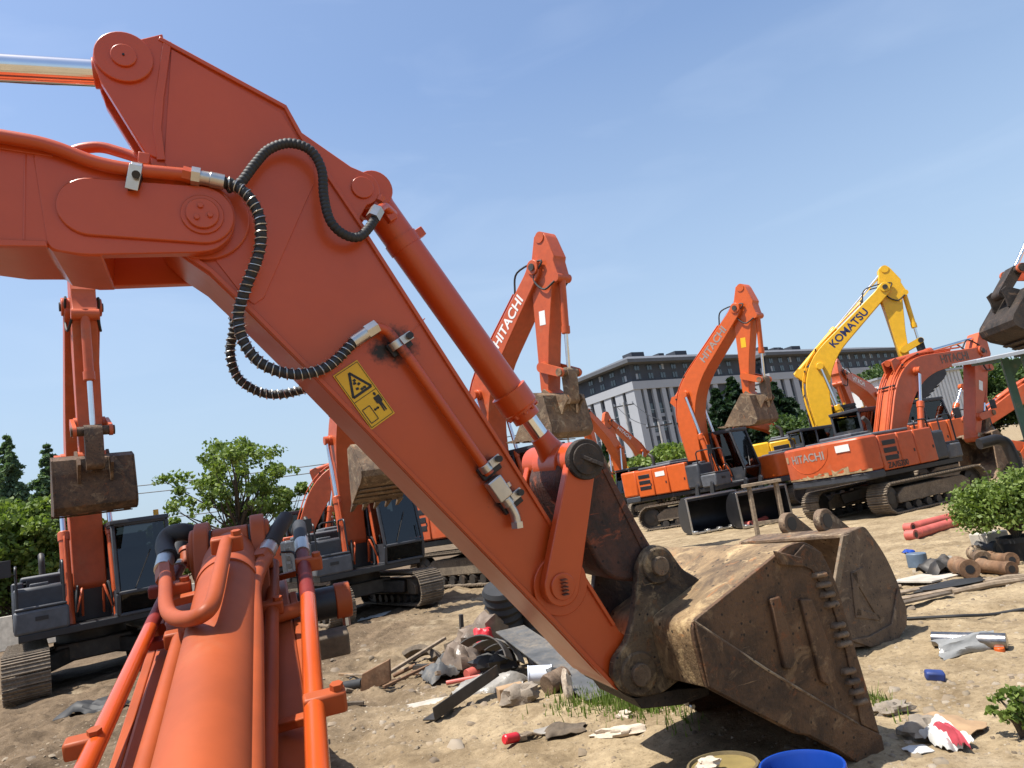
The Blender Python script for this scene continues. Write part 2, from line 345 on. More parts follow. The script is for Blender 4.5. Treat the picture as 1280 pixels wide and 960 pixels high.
def fillet(poly, rad, n=6, closed=True):
    out = []; m_ = len(poly)
    for i in range(m_):
        p = np.array(poly[i], float); r = rad[i] if not np.isscalar(rad) else rad
        if r <= 0 or (not closed and i in (0, m_-1)): out.append(tuple(p)); continue
        a = np.array(poly[i-1], float); b = np.array(poly[(i+1) % m_], float)
        da = (a-p); la = np.linalg.norm(da); db = (b-p); lb = np.linalg.norm(db); da /= la; db /= lb
        r = min(r, la*.48, lb*.48)
        for k in range(n+1):
            t = k/n; out.append(tuple((1-t)**2*(p+da*r)+2*t*(1-t)*p+t*t*(p+db*r)))
    return out
def spline(pts, sub=8):
    P = [np.asarray(p, float) for p in pts]; P = [2*P[0]-P[1]]+P+[2*P[-1]-P[-2]]; out = []
    for i in range(1, len(P)-2):
        for k in range(sub):
            t = k/sub; a, b, c, d = P[i-1], P[i], P[i+1], P[i+2]
            out.append(.5*((2*b)+(-a+c)*t+(2*a-5*b+4*c-d)*t*t+(-a+3*b-3*c+d)*t**3))
    out.append(P[-2]); return out
def bend_path(pts, r=.06, n=5): 
    P = [np.asarray(p, float) for p in pts]; out = [P[0]]
    for i in range(1, len(P)-1):
        a, p, b = P[i-1], P[i], P[i+1]; da = a-p; db = b-p; la = np.linalg.norm(da); lb = np.linalg.norm(db)
        q = min(r, la*.45, lb*.45); da /= la; db /= lb
        for k in range(n+1):
            t = k/n; out.append((1-t)**2*(p+da*q)+2*t*(1-t)*p+t*t*(p+db*q))
    out.append(P[-1]); return out
def circ(c, r, n=24, a0=0, a1=2*pi):
    full = abs(a1-a0-2*pi) < 1e-6; k = n if full else n+1
    return [(c[0]+r*cos(a0+(a1-a0)*i/n), c[1]+r*sin(a0+(a1-a0)*i/n)) for i in range(k)]
def capsule(a, b, ra, rb, n=10):
    a = np.array(a, float); b = np.array(b, float); t = atan2(b[1]-a[1], b[0]-a[0])
    return circ(b, rb, n, t-pi/2, t+pi/2)+circ(a, ra, n, t+pi/2, t+3*pi/2)

# ------------------------------------------------------------------ ground
_g = np.random.default_rng(5)
PERM = _g.random((64, 64))
def vnoise(x, y):
    xi = np.floor(x).astype(int); yi = np.floor(y).astype(int); fx = x-xi; fy = y-yi
    fx = fx*fx*(3-2*fx); fy = fy*fy*(3-2*fy); g = lambda a, b: PERM[a % 64, b % 64]
    return (g(xi, yi)*(1-fx)+g(xi+1, yi)*fx)*(1-fy)+(g(xi, yi+1)*(1-fx)+g(xi+1, yi+1)*fx)*fy-.5
def gz(x, y):
    x = np.asarray(x, float); y = np.asarray(y, float); d = np.sqrt(x*x+y*y)
    near = np.clip((42-d)/30, 0, 1)
    rg_ = 1+1.3*np.clip(-x/2.5, 0, 1)
    z = .07*vnoise(x*.33+3, y*.33+7)+.05*vnoise(x*.9, y*.9)+rg_*(.034*vnoise(x*2.3+9, y*2.3)+.026*vnoise(x*5.1, y*5.1+4)+.022*vnoise(x*9.7, y*9.7)+.020*vnoise(x*19.3, y*19.3)*(.4+1.2*(vnoise(x*1.1+5, y*1.1)+.5)))
    z = z+.10*np.exp(-(((x-.5)/1.5)**2+((y-5.9)/.9)**2))         # low hump of swept dirt in front of the scrap heap
    # wheel and track ruts crossing the left of the yard
    for ox, an, am in ((-6.2, .35, .035), (-4.6, .30, .03), (3.2, -.5, .02)):
        u = (x-ox)-an*(y-8); z = z-am*np.exp(-(u/.22)**2)*(1+.8*vnoise(y*6, x*.5))+am*.7*np.exp(-((np.abs(u)-.36)/.12)**2)+.016*np.sin(2*pi*(y+an*x)/.19)*np.exp(-(u/.27)**4)*np.clip(.6+2*vnoise(x*.8, y*.8+3), 0, 1)
    return z*near
def gh(x, y): return float(gz(x, y))
def make_ground():
    def axis(n, lo, hi, fine_lo, fine_hi, step):
        a = list(np.arange(fine_lo, fine_hi, step)); s = step; x = fine_lo
        left = []
        while x > lo: s *= 1.16; x -= s; left.append(x)
        s = step; x = a[-1]; right = []
        while x < hi: s *= 1.16; x += s; right.append(x)
        return np.array(left[::-1]+a+right)
    xs = axis(0, -2500, 2500, -7.0, 6.5, .038); ys = axis(0, -300, 3500, 3.2, 13, .038)
    X, Y = np.meshgrid(xs, ys); Z = gz(X, Y)
    n, k = len(xs), len(ys); vs = np.stack([X.ravel(), Y.ravel(), Z.ravel()], 1)
    i = np.arange(n*(k-1)).reshape(k-1, n)[:, :-1].ravel(); fs = np.stack([i, i+1, i+1+n, i+n], 1)
    me = bpy.data.meshes.new('ground'); me.vertices.add(len(vs)); me.vertices.foreach_set('co', vs.ravel())
    me.loops.add(fs.size); me.loops.foreach_set('vertex_index', fs.ravel()); me.polygons.add(len(fs)); me.polygons.foreach_set('loop_start', np.arange(0, fs.size, 4)); me.update(calc_edges=True)
    me.polygons.foreach_set('use_smooth', [True]*len(fs))
    mt, t, b = nodes_of('dry_yard_dirt'); P = pos(t)
    n1 = noise(t, .28, 6, .6, P); n2 = noise(t, 1.7, 8, .65, P, .5); n3 = noise(t, 14, 6, .7, P); n4 = noise(t, 70, 4, .7, P)
    c = mixc(t, ramp(t, n2, .36, .64), (.235, .174, .102), (.415, .325, .202))
    sep = N(t, 'SeparateXYZ'); t.links.new(P, sep.inputs[0])
    # the soil left of the scrap heap is browner than the pale dust on the right
    ma = N(t, 'Math', operation='MULTIPLY_ADD'); t.links.new(sep.outputs[0], ma.inputs[0]); ma.inputs[1].default_value = .16; t.links.new(n1, ma.inputs[2])
    c = mixc(t, ramp(t, ma.outputs[0], -.35, .45, (1, 1, 1, 1), (0, 0, 0, 1)), c, mixc(t, ramp(t, n2, .35, .65), (.105, .075, .047), (.21, .152, .097)))
    c = mixc(t, ramp(t, noise(t, .8, 5, .6, P), .60, .72), c, (.40, .325, .22))
    c = mixc(t, ramp(t, noise(t, .55, 6, .7, P), .70, .78), c, (.085, .065, .047))
    c = mixc(t, ramp(t, n3, .30, .70), c, mixc(t, 1.0, c, (.60, .58, .56), 'MULTIPLY'))
    c = mixc(t, ramp(t, n4, .62, .74), c, (.40, .345, .26)); c = mixc(t, ramp(t, n4, .22, .34, (1, 1, 1, 1), (0, 0, 0, 1)), c, (.09, .07, .05))
    n5 = noise(t, 33, 5, .75, P, .4); c = mixc(t, ramp(t, n5, .56, .68), c, mixc(t, 1.0, c, (.50, .47, .44), 'MULTIPLY')); c = mixc(t, ramp(t, n5, .30, .42, (1, 1, 1, 1), (0, 0, 0, 1)), c, mixc(t, 1.0, c, (1.28, 1.26, 1.22), 'MULTIPLY'))
    t.links.new(c, b.inputs['Base Color']); b.inputs['Roughness'].default_value = .95; b.inputs['Specular IOR Level'].default_value = .15
    bump(t, b, mixc(t, .5, mixc(t, .4, n3, n4), n5), .6, .035)
    me.materials.append(mt); o = bpy.data.objects.new('ground', me); COL.objects.link(o); o['kind'] = 'structure'
make_ground()

# ------------------------------------------------------------------ excavators
LB = 5.7; LA = 2.9; FX, FZ = .2, 1.75
ARM = [(-.70,.02),(-.77,.12),(-.76,.24),(-.70,.34),(-.62,.385),(-.142,.586),(-.04,.557),(.24,.623),(.309,.669),(.379,.651),(.417,.588),(.443,.502),(.529,.443),(1.642,.22),(2.75,.06),(2.95,.10),(3.0,0),(2.95,-.11),(2.75,-.18),(2.3,-.18),(.78,-.186),(.2,-.2),(.0,-.22),(-.15,-.13)]
BUCK = [(-.06,-.03),(-.234,.165),(-.04,.78),(.014,.851),(.122,.883),(.279,.83),(.456,.701),(.705,.549),(.973,.38)]
BEND_T = (2.1, 1.75); BEND_B = (2.45, .92)
def shoe_mesh(w_, mt):
    key = ('shoe', w_, mt)
    if key not in MATS:
        mb = MB(); mb.box((0, 0, .012), (.178, w_, .024))
        for x in (-.07, 0, .07): mb.box((x, 0, .036), (.022, w_, .026))
        mb.box((0, 0, -.03), (.12, .2, .06)); MATS[key] = mesh_of(mb, 'track_shoe', mt)
    return MATS[key]
def excavator(label, loc, head, sw, s, tb, ta, tk, paint='orange', text=None, textmat='white', side='r', bucketmat='rust_dust', cabmat='dark', front=True,
              shoes=True, group=None, decal=None, bw=1.15, bs=1.15, boompaint=None, boom=True, rear_text=None, body=True, bevel=.02, shoe_w=.6, hoodmat=None, textu=4.35, side_text=None, scraped=False, side_sticker=False, hw=.29):
    head, sw, tb, ta, tk = map(radians, (head, sw, tb, ta, tk)); bp = boompaint or paint
    x0, y0 = loc; r = thing('excavator', label, 'excavator', (x0, y0, gh(x0, y0)), head, group)
    def mks(name, mb, mt, parent=None, bevel=0, smooth=35, label=None):
        mb.v = [(a*s, b*s, c*s) for a, b, c in mb.v]; return mk(name, mb, mt, parent or r, bevel*s, smooth=smooth, label=label)
    # ---- undercarriage, turned against the house
    rel = sw-head; cr, sr = cos(rel), sin(rel)
    RU = np.array([[cr, -sr, 0], [sr, cr, 0], [0, 0, 1]])
    def und(mb): mb.v = [tuple(RU @ np.array(p)) for p in mb.v]; return mb
    mb = MB(); mb.box((0, 0, .62), (1.5, 1.3, .34)); 
    for sx in (-1, 1):
        for sy in (-1, 1): mb.span((sx*.5, sy*.45, .6), (sx*1.0, sy*.95, .5), .4, .3)
    mks('undercarriage', und(mb), 'steel_dark', bevel=.03)
    mb = MB().cyl((0, 0, .78), (0, 0, 1.0), .62, 28); mks('swing_ring', mb, 'steel_dark')
    HX, RW = 1.72, .36
    for sy in (-1, 1):
        yc = sy*1.1
        mb = MB(); mb.prism(fillet([(-1.5, .28), (1.45, .28), (1.5, .5), (1.2, .66), (-1.2, .66), (-1.5, .5)], .05), lambda a, b, t: V(a, t, b), yc-.17, yc+.17)
        fr = mks('track_frame', und(mb), 'track', bevel=.02)
        for xx in np.linspace(-1.25, 1.25, 7):
            mb = MB().lathe((xx, yc-.2, .17), (xx, yc+.2, .17), [(0, .06), (.0, .11), (.1, .11), (.12, .08), (.28, .08), (.3, .11), (.4, .11), (.4, .06)], 14); mks('roller', und(mb), 'steel_dark', fr)
        for xx, nm in ((HX, 'idler'), (-HX, 'sprocket')):
            mb = MB().lathe((xx, yc-.13, .44), (xx, yc+.13, .44), [(0, .1), (0, .16), (.02, .16), (.03, RW-.09), (.05, RW-.04), (.21, RW-.04), (.23, RW-.09), (.24, .16), (.26, .16), (.26, .1)], 24); mks(nm, und(mb), 'steel_dark', fr)
        # chain and shoes round the stadium
        per = 4*HX+2*pi*RW; cnt = 50; pts = []
        for i in range(cnt):
            d = per*i/cnt
            if d < 2*HX: p, a = (-HX+d, .44+RW), 0
            elif d < 2*HX+pi*RW: q = (d-2*HX)/RW; p, a = (HX+RW*sin(q), .44+RW*cos(q)), -q
            elif d < 4*HX+pi*RW: p, a = (HX-(d-2*HX-pi*RW), .44-RW), pi
            else: q = (d-4*HX-pi*RW)/RW; p, a = (-HX-RW*sin(q), .44-RW*cos(q)), pi-q
            pts.append((p, a))
        mb = MB(); ring = [V(p[0], yc, p[1]) for p, a in pts]
        inn = [(V(p[0], 0, p[1])-V(HX if p[0] > 0 else -HX, 0, .44)) for p, a in pts]
        lo = [V(p[0]+.03*-sin(a)*-1*-1, yc, p[1]) for p, a in pts]
        for k in range(cnt):
            a_ = ring[k]; b_ = ring[(k+1) % cnt]; nn = V(-sin(pts[k][1])*-1*-1, 0, cos(pts[k][1]))
            for o2 in (-.09, .09): mb.span(a_+V(0, o2, 0)-nn*.035, b_+V(0, o2, 0)-nn*.035, .05, .07, up=(0, 1, 0))
        ch = mks('track', und(mb), 'steel_dark')
        if shoes:
            me = shoe_mesh(shoe_w, 'track')
            for p, a in pts:
                so_ = bpy.data.objects.new('track_shoe', me); COL.objects.link(so_); so_.parent = ch
                Rm = Matrix.Rotation(rel, 4, 'Z') @ Matrix.Translation((p[0]*s, yc*s, p[1]*s)) @ Matrix.Rotation(-a, 4, 'Y') @ Matrix.Scale(s, 4)
                so_.matrix_local = Rm
        else:
            mb = MB()
            for p, a in pts:
                R_ = np.array(Matrix.Rotation(-a, 3, 'Y')); mb.box(V(p[0], yc, p[1])+R_ @ V(0, 0, .012), (.178, .6, .024), R_); mb.box(V(p[0], yc, p[1])+R_ @ V(0, 0, .036), (.03, .6, .03), R_)
            q = mks('track_shoes', und(mb), 'track', ch); q['kind'] = 'stuff'
    if body:
        hm = hoodmat or paint
        mb = MB().box((-.35, 0, 1.07), (3.7, 2.45, .14)); mks('deck', mb, 'black', bevel=.02)
        cwp = [(-1.75, -1.3)]+[(-sqrt(2.75**2-y*y), y) for y in np.linspace(-1.3, 1.3, 15)]+[(-1.75, 1.3)]
        cwp = fillet(cwp, [0]+[.12]+[0]*13+[.12]+[0], 4)
        mb = MB().prism(cwp, lambda a, b, t: V(a, b, t), 1.22, 2.12); cw = mks('counterweight', mb, hm, bevel=.06)
        mb = MB().prism([(a*.985-.01, b*.985) for a, b in cwp], lambda a, b, t: V(a, b, t), 1.0, 1.218); mks('counterweight_base', mb, 'dark', cw, bevel=.04)
        if rear_text:
            text_obj(rear_text, V(-2.745*s-.012, .25*s, 1.80*s), (0, -1, 0), (0, 0, 1), .30*s, M_['greytext'], cw, bold=.02, sx=1.05, wrap=2.75*s)
            mb = MB()
            arc = circ((0, 0), .62, 14, pi, 2*pi); 
            rw = lambda y: -sqrt(2.752**2-y*y)
            for (a, b), (c, d) in zip(arc, arc[1:]): mb.span((rw(.25+a*1.2), .25+a*1.2, 1.98+b*.95), (rw(.25+c*1.2), .25+c*1.2, 1.98+d*.95), .012, .012)
            mks('weld_bead', mb, hm, cw)
            mb = MB().box((-2.615, -.88, 1.90), (.016, .36, .18), np.array(Matrix.Rotation(.326, 3, 'Z'))); mks('sticker', mb, 'white', cw)
            mb = MB().box((-2.515, 1.12, 1.84), (.02, .13, .17), np.array(Matrix.Rotation(-.42, 3, 'Z'))); mks('reflector', mb, 'cardboard', cw)
        if side_text: text_obj(side_text, V(-1.22*s, -1.310*s, 1.265*s), (1, 0, 0), (0, 0, 1), .21*s, M_['blacktext'], cw, bold=.02)
        if scraped:
            rs_ = random.Random(4)
            for k in range(9):
                y0_ = -1.25+k*.28; w0 = .14+.10*rs_.random(); h0 = .05+.13*rs_.random()*(1.6 if k < 3 else .8); pts_ = [(y0_-w0, 0), (y0_+w0, 0)]+[(y0_+w0*(1-2*j/5), h0*(.4+.6*rs_.random())) for j in range(6)]
                mb = MB().add([V(-sqrt(max(2.757**2-y*y, 5.2)), y, 1.226+z) for y, z in pts_], [tuple(range(len(pts_)))]); mks('paint_scrape', mb, 'scrape', cw, smooth=0)
        if side_sticker: mb = MB().box((-.66, -1.304, 1.86), (.40, .01, .16)); mks('sticker', mb, 'white', cw)
        for sy in (-1, 1):
            edges = [(-1.74, -1.02), (-1.0, -.36), (-.34, .42)] if sy < 0 else [(-1.74, -1.0), (-.98, -.2)]
            for k, (a, b) in enumerate(edges):
                mb = MB().box(((a+b)/2, sy*1.2, 1.62), (b-a, .2, .92)); pn = mks('side_panel', mb, hm, bevel=.035)
                if k == 0:
                    for j in range(3):
                        mb = MB().box(((a+b)/2, sy*1.302, 1.46+j*.2), ((b-a)*.7, .02, .13)); mks('louvre', mb, 'black', pn, bevel=.01)
                mb = MB().box((b-.1, sy*1.302, 1.55), (.05, .012, .08)); mks('latch', mb, 'black', pn)
        mb = MB().box((-.65, 0, 1.62), (2.1, 2.1, .94)); mks('engine_bay', mb, 'black')
        mb = MB().box((-1.0, 0, 2.13), (1.45, 2.3, .10)); hd = mks('engine_hood', mb, 'grey', bevel=.04)
        mb = MB().box((-1.2, .1, 2.22), (.9, 1.1, .10)); mks('hood_cover', mb, 'grey', hd, bevel=.03)
        mb = MB().tube(bend_path([(-1.25, -.75, 2.1), (-1.25, -.75, 2.5), (-1.4, -.75, 2.62)], .1), .06, 12); mks('exhaust', mb, 'steel_dark', hd)
        mb = MB().box((.62, -.86, 1.56), (.62, .85, .80)); tk_ = mks('fuel_tank', mb, cabmat, bevel=.07)
        mb = MB().box((.70, -.86, 1.985), (.34, .3, .06)); mks('tank_cap_plate', mb, 'grey', tk_, bevel=.015)
        mb = MB().box((1.22, -.86, 1.34), (.60, .85, .42)); tb_ = mks('tool_box', mb, 'grey', bevel=.05)
        mb = MB().box((1.22, -.86, 1.575), (.58, .8, .05)); mks('tool_box_lid', mb, 'dark', tb_, bevel=.02)
        mb = MB().box((1.525, -.86, 1.38), (.02, .2, .07)); mks('latch', mb, 'black', tb_)
        for yy in (-1.22, -.5):
            mb = MB().tube(bend_path([(1.46, yy, 1.2), (1.46, yy, 2.35), (.9, yy, 2.35), (.9, yy, 1.9)], .12), .022, 8); mks('handrail', mb, 'black')
        mb = MB().tube([(1.46, -1.24, 2.2), (1.55, -1.34, 2.3)], .012, 6).box((1.57, -1.38, 2.33), (.04, .2, .3)); mks('mirror', mb, 'black', bevel=.01)
        # cab: pillars, sills, roof, panes
        cp = [(-.14, 1.15), (1.50, 1.15), (1.62, 1.55), (1.36, 2.86), (-.14, 2.90)]
        ya, yb = .36, 1.32
        mb = MB()
        for yy in (ya, yb):
            for (a, b), (c, d) in zip(cp, cp[1:]+cp[:1]): mb.span((a, yy, b), (c, yy, d), .07, .075, up=(0, 1, 0))
            mb.span((.55, yy, 1.2), (.55, yy, 2.88), .07, .06, up=(0, 1, 0))
        for a, b in cp[1:4]: mb.span((a, ya, b), (a, yb, b), .07, .07)
        cab = mks('cab', mb, cabmat, bevel=.02)
        mb = MB().prism(fillet([(-.2, 2.90), (1.42, 2.87), (1.40, 2.955), (-.2, 2.99)], .02), lambda a, b, t: V(a, t, b), ya-.05, yb+.05); mks('cab_roof', mb, cabmat, cab, bevel=.025)
        mb = MB().box((-.15, .84, 1.8), (.05, .92, 1.2)); mks('cab_rear_wall', mb, cabmat, cab)
        for yy in (ya, yb):
            mb = MB().prism([(-.1, 1.18), (1.48, 1.18), (1.55, 1.45), (1.53, 1.62), (-.1, 1.62)], lambda a, b, t: V(a, t, b), yy-.02, yy+.02); mks('door_panel', mb, cabmat, cab)
            mb = MB().prism([(.6, 1.64), (1.55, 1.64), (1.33, 2.82), (.6, 2.84)], lambda a, b, t: V(a, t, b), yy-.004, yy+.004); mks('window', mb, 'glass', cab)
            mb = MB().prism([(-.08, 1.64), (.5, 1.64), (.5, 2.84), (-.08, 2.84)], lambda a, b, t: V(a, t, b), yy-.004, yy+.004); mks('window', mb, 'glass', cab)
        mb = MB().loft([(1.61, ya+.05, 1.58), (1.61, yb-.05, 1.58), (1.365, yb-.05, 2.82), (1.365, ya+.05, 2.82)], [(1.617, ya+.05, 1.58), (1.617, yb-.05, 1.58), (1.372, yb-.05, 2.82), (1.372, ya+.05, 2.82)]); mks('windscreen', mb, 'glass', cab)
        mb = MB().loft([(1.50, ya+.05, 1.2), (1.50, yb-.05, 1.2), (1.61, yb-.05, 1.53), (1.61, ya+.05, 1.53)], [(1.507, ya+.05, 1.2), (1.507, yb-.05, 1.2), (1.617, yb-.05, 1.53), (1.617, ya+.05, 1.53)]); mks('lower_windscreen', mb, 'glass', cab)
        mb = MB().box((-.155, .84, 2.55), (.02, .6, .4)); mks('rear_window', mb, 'glass', cab)
        mb = MB().prism(fillet([(.15, 1.25), (.75, 1.25), (.75, 1.68), (.38, 1.70), (.25, 2.45), (.08, 2.45)], .05), lambda a, b, t: V(a, t, b), .6, 1.08); mks('seat', mb, 'glassblack', cab)
        mb = MB().box((1.25, .84, 1.5), (.2, .5, .6)).tube([(1.3, .45, 1.2), (1.2, .45, 1.95)], .02, 6).tube([(1.3, 1.2, 1.2), (1.2, 1.2, 1.95)], .02, 6); mks('console', mb, 'glassblack', cab)
        mb = MB().cyl((1.15, 1.18, 2.96), (1.15, 1.18, 3.08), .05, 10); mks('beacon', mb, 'amber', cab)
        mb = MB().tube([(1.655, yb-.12, 1.66), (1.60, yb-.12, 1.95)], .012, 6); mks('handle', mb, 'black', cab)
        mb = MB().span((1.645, ya+.3, 1.62), (1.50, ya+.62, 2.3), .02, .015); mks('wiper', mb, 'black', cab)
    # ---- front: boom, arm, bucket
    cb, sb = cos(tb), sin(tb)
    bm = lambda u, v: (FX+u*cb-v*sb, FZ+u*sb+v*cb)
    B3 = lambda u, v, y: V(FX+u*cb-v*sb, y, FZ+u*sb+v*cb)
    mb = MB()
    for sy in (-1, 1): mb.prism([(-.25, 1.0), (.55, 1.0), (.42, 1.85), (.2, 1.98), (-.05, 1.85)], lambda a, b, t: V(a, t, b), sy*.36-.03, sy*.36+.03)
    mks('boom_bracket', mb, paint if body else 'orange', bevel=.01)
    base = V(.98, 0, 1.22); top = B3(2.42, 1.1, 0)
    for sy in (-1, 1):
        o2 = V(0, sy*.41, 0); a = base+o2; b = top+o2; d = (b-a)/np.linalg.norm(b-a); ln = np.linalg.norm(b-a); bl = min(1.75, ln*.8)
        mb = MB().lathe(a, b, [(-.09, .06), (-.09, .09), (.05, .09), (.1, .088), (bl-.18, .088), (bl-.18, .105), (bl-.02, .105), (bl, .09), (bl, .05)], 16); cyl_ = mks('boom_cylinder', mb, bp)
        mb = MB().cyl(a+d*(bl-.05), b, .048, 14); mks('rod', mb, 'chrome', cyl_)
        mb = MB().cyl(b-V(0, .07, 0), b+V(0, .07, 0), .11, 16); mks('rod_eye', mb, bp, cyl_)
        mb = MB().tube(spline([a+d*.15+V(.1, 0, .02), a+d*.5+V(.14, 0, .0), a+d*(bl-.2)+V(.12, 0, 0), a+d*(bl-.1)+V(.06, 0, 0)], 4), .018, 6); mks('oil_pipe', mb, bp, cyl_)
        for k in range(2):
            mb = MB().tube(spline([V(.75, sy*(.18+.07*k), 1.25), V(.95, sy*(.18+.07*k), 1.75+.06*k), V(1.08, sy*(.22+.07*k), 1.62), V(1.1, sy*(.3), 1.35)], 6), .022, 6); mks('hose', mb, 'rubber' if k else bp, cyl_)
    if not boom: return r, s
    up_ = [(-.16, .16), BEND_T, (5.62, .22)]; lo_ = [(5.58, -.2), BEND_B, (.14, -.2)]
    prof = fillet([(-.2, -.05), (-.16, .16), BEND_T, (5.5, .24), (5.82, .16), (5.86, -.06), (5.62, -.22), BEND_B, (.14, -.22)], [.1, .1, 1.5, .1, .12, .12, .1, 1.3, .1], 8)
    mb = MB().prism([bm(u, v) for u, v in prof], lambda a, b, t: V(a, t, b), -hw, hw)
    mb2 = mb; bo = mks('boom', mb, bp, bevel=.02)
    for (u, v), rr, ww in (((0, 0), .2, hw+.05), ((5.7, 0), .17, hw+.04), ((2.42, 1.1), .13, max(.37, hw+.08))):
        mb = MB().cyl(B3(u, v, -ww), B3(u, v, ww), rr, 20); mks('pin_boss', mb, bp, bo, bevel=.01)
        mb = MB().cyl(B3(u, v, -ww-.03), B3(u, v, ww+.03), rr*.5, 14); mks('pin', mb, 'steel_dark', bo)
    # oil pipes along the boom top
    topl = [(p[0], p[1]) for p in fillet([(-.1, .25), (2.08, 1.80), (5.0, .52)], [0, 1.5, 0], 8, closed=False)]
    for yy in (-.22, -.14, .14, .22):
        mb = MB().tube([B3(u, v+.04, yy) for u, v in topl], .022, 6); mks('oil_pipe', mb, bp, bo)
    for k in (2, 5, 8):
        u, v = topl[min(k, len(topl)-1)]; mb = MB().box(B3(u, v+.03, 0), (.06, .56, .05), np.array(Matrix.Rotation(-tb, 3, 'Y'))); mks('pipe_clamp', mb, 'steel_dark', bo)
    if text:
        c = B3(textu, .50+(4.35-textu)*.38, -hw if side == 'r' else hw)
        ang = atan2(.22-BEND_T[1], 5.62-BEND_T[0])+tb; ex = V(cos(ang), 0, sin(ang)); ey = V(-sin(ang), 0, cos(ang))
        if side == 'l': ex = -ex
        text_obj(text, c*s, ex, ey, .36*s, M_[textmat], bo, bold=.022, depth=.006)
    tipx, tipz = bm(LB, 0)
    ca, sa = cos(ta), sin(ta)
    A3 = lambda a, v, y: V(tipx+a*ca-v*sa, y, tipz+a*sa+v*ca)
    aw = .2
    mb = MB().prism([(A3(a, v, 0)[0], A3(a, v, 0)[2]) for a, v in ARM], lambda a, b, t: V(a, t, b), -aw, aw); ar = mks('arm', mb, bp, bevel=.015)
    for (u, v), rr, ww in (((-.65, .2), .13, .22), ((.343, .58), .1, .22), ((2.9, 0), .13, .22), ((2.262, -.03), .13, .25)):
        mb = MB().cyl(A3(u, v, -ww), A3(u, v, ww), rr, 18); mks('pin_boss', mb, bp, ar)
    if decal:
        for sy in (-1, 1):
            mb = MB().add([A3(1.0, -.02, sy*(aw+.004)), A3(1.32, -.02, sy*(aw+.004)), A3(1.32, .16, sy*(aw+.004)), A3(1.0, .16, sy*(aw+.004))], [(0, 1, 2, 3)]); mks('warning_sticker', mb, decal, ar)
    # arm cylinder
    a = B3(2.0, 1.72, 0); b = A3(-.65, .2, 0); d = (b-a)/np.linalg.norm(b-a); ln = np.linalg.norm(b-a); bl = min(2.05, ln*.8)
    mb = MB().lathe(a, b, [(-.1, .07), (-.1, .1), (.08, .1), (.12, .098), (bl-.2, .098), (bl-.2, .118), (bl-.03, .118), (bl, .1), (bl, .05)], 18); ac = mks('arm_cylinder', mb, bp)
    mb = MB().cyl(a+d*(bl-.05), b, .055, 14); mks('rod', mb, 'chrome', ac)
    mb = MB()
    for sy in (-1, 1): mb.prism([bm(1.7, 1.25), bm(2.35, 1.35), bm(2.12, 1.78), bm(1.9, 1.80)], lambda p, q, t: V(p, t, q), sy*.15-.025, sy*.15+.025)
    mks('cylinder_bracket', mb, bp, bo)
    # link geometry
    ck, sk = cos(tk), sin(tk)
    K = lambda a, v: (LA+bs*(a*ck-v*sk), bs*(a*sk+v*ck))
    p1 = np.array((2.262, -.03)); p2 = np.array(K(-.349, .362)); dd = np.linalg.norm(p2-p1); r1, r2 = .598, .60
    dd = min(dd, 1.19); h_ = sqrt(max(r1*r1-(dd/2)**2, .001)); mid = (p1+p2)/2; dirv = (p2-p1)/np.linalg.norm(p2-p1)
    J = max((mid+h_*np.array((-dirv[1], dirv[0])), mid-h_*np.array((-dirv[1], dirv[0]))), key=lambda q: q[1])
    for sy in (-1, 1):
        mb = MB().prism([(A3(a, v, 0)[0], A3(a, v, 0)[2]) for a, v in capsule(p1, J, .11, .1)], lambda a, b, t: V(a, t, b), sy*.28-.03, sy*.28+.03); mks('link_bar', mb, bp)
    mb = MB().cyl(A3(*J, -.34), A3(*J, .34), .085, 16); mks('link_pin', mb, bucketmat)
    mb = MB().prism([(A3(a, v, 0)[0], A3(a, v, 0)[2]) for a, v in capsule(J, p2, .11, .1)], lambda a, b, t: V(a, t, b), -.14, .14); mks('bucket_link', mb, bucketmat)
    a = A3(.343, .58, 0); b = A3(*J, 0); d = (b-a)/np.linalg.norm(b-a); ln = np.linalg.norm(b-a); bl = min(1.25, ln*.75)
    mb = MB().lathe(a, b, [(-.08, .06), (-.08, .085), (.06, .085), (.1, .08), (bl-.17, .08), (bl-.17, .096), (bl-.02, .096), (bl, .08), (bl, .04)], 16); bc = mks('bucket_cylinder', mb, bp)
    mb = MB().cyl(a+d*(bl-.05), b, .045, 14); mks('rod', mb, 'chrome', bc)
    for yy in (-.23, .23):
        mb = MB().tube(spline([B3(5.0, .5, yy), B3(5.5, .55, yy), A3(-.1, .25, yy*1.15), A3(.25, -.02, yy*1.2), A3(.55, .25, yy*1.15), A3(.42, .55, yy*.9)], 6), .024, 7); mks('hose', mb, 'rubber', ar)
    # bucket
    K3 = lambda a, v, y: A3(*K(a, v), y)
    P2 = lambda pl_: [(K3(a, v, 0)[0], K3(a, v, 0)[2]) for a, v in pl_]
    outer = BUCK; cen = np.array((.35, .42)); inner = [tuple(np.array(p)+(cen-np.array(p))/np.linalg.norm(cen-np.array(p))*.03) for p in outer]
    ysp = lambda a, b, t: V(a, t, b)
    mb = MB().prism(P2(outer+inner[::-1]), ysp, -bw/2, bw/2); bk = mks('bucket', mb, bucketmat, bevel=.006)
    for sy in (-1, 1):
        mb = MB().prism(P2(outer+[(.55, .2)]), ysp, sy*bw/2-.018, sy*bw/2+.018); mks('side_plate', mb, bucketmat, bk)
        ear = [(-.10, .0), (-.05, -.12), (.05, -.1), (.1, .05), (.0, .45), (-.15, .55), (-.3, .46), (-.44, .42), (-.44, .30), (-.35, .25), (-.2, .15)]
        mb = MB().prism(P2(ear), ysp, sy*.25-.025, sy*.25+.025); mks('ear', mb, bucketmat, bk)
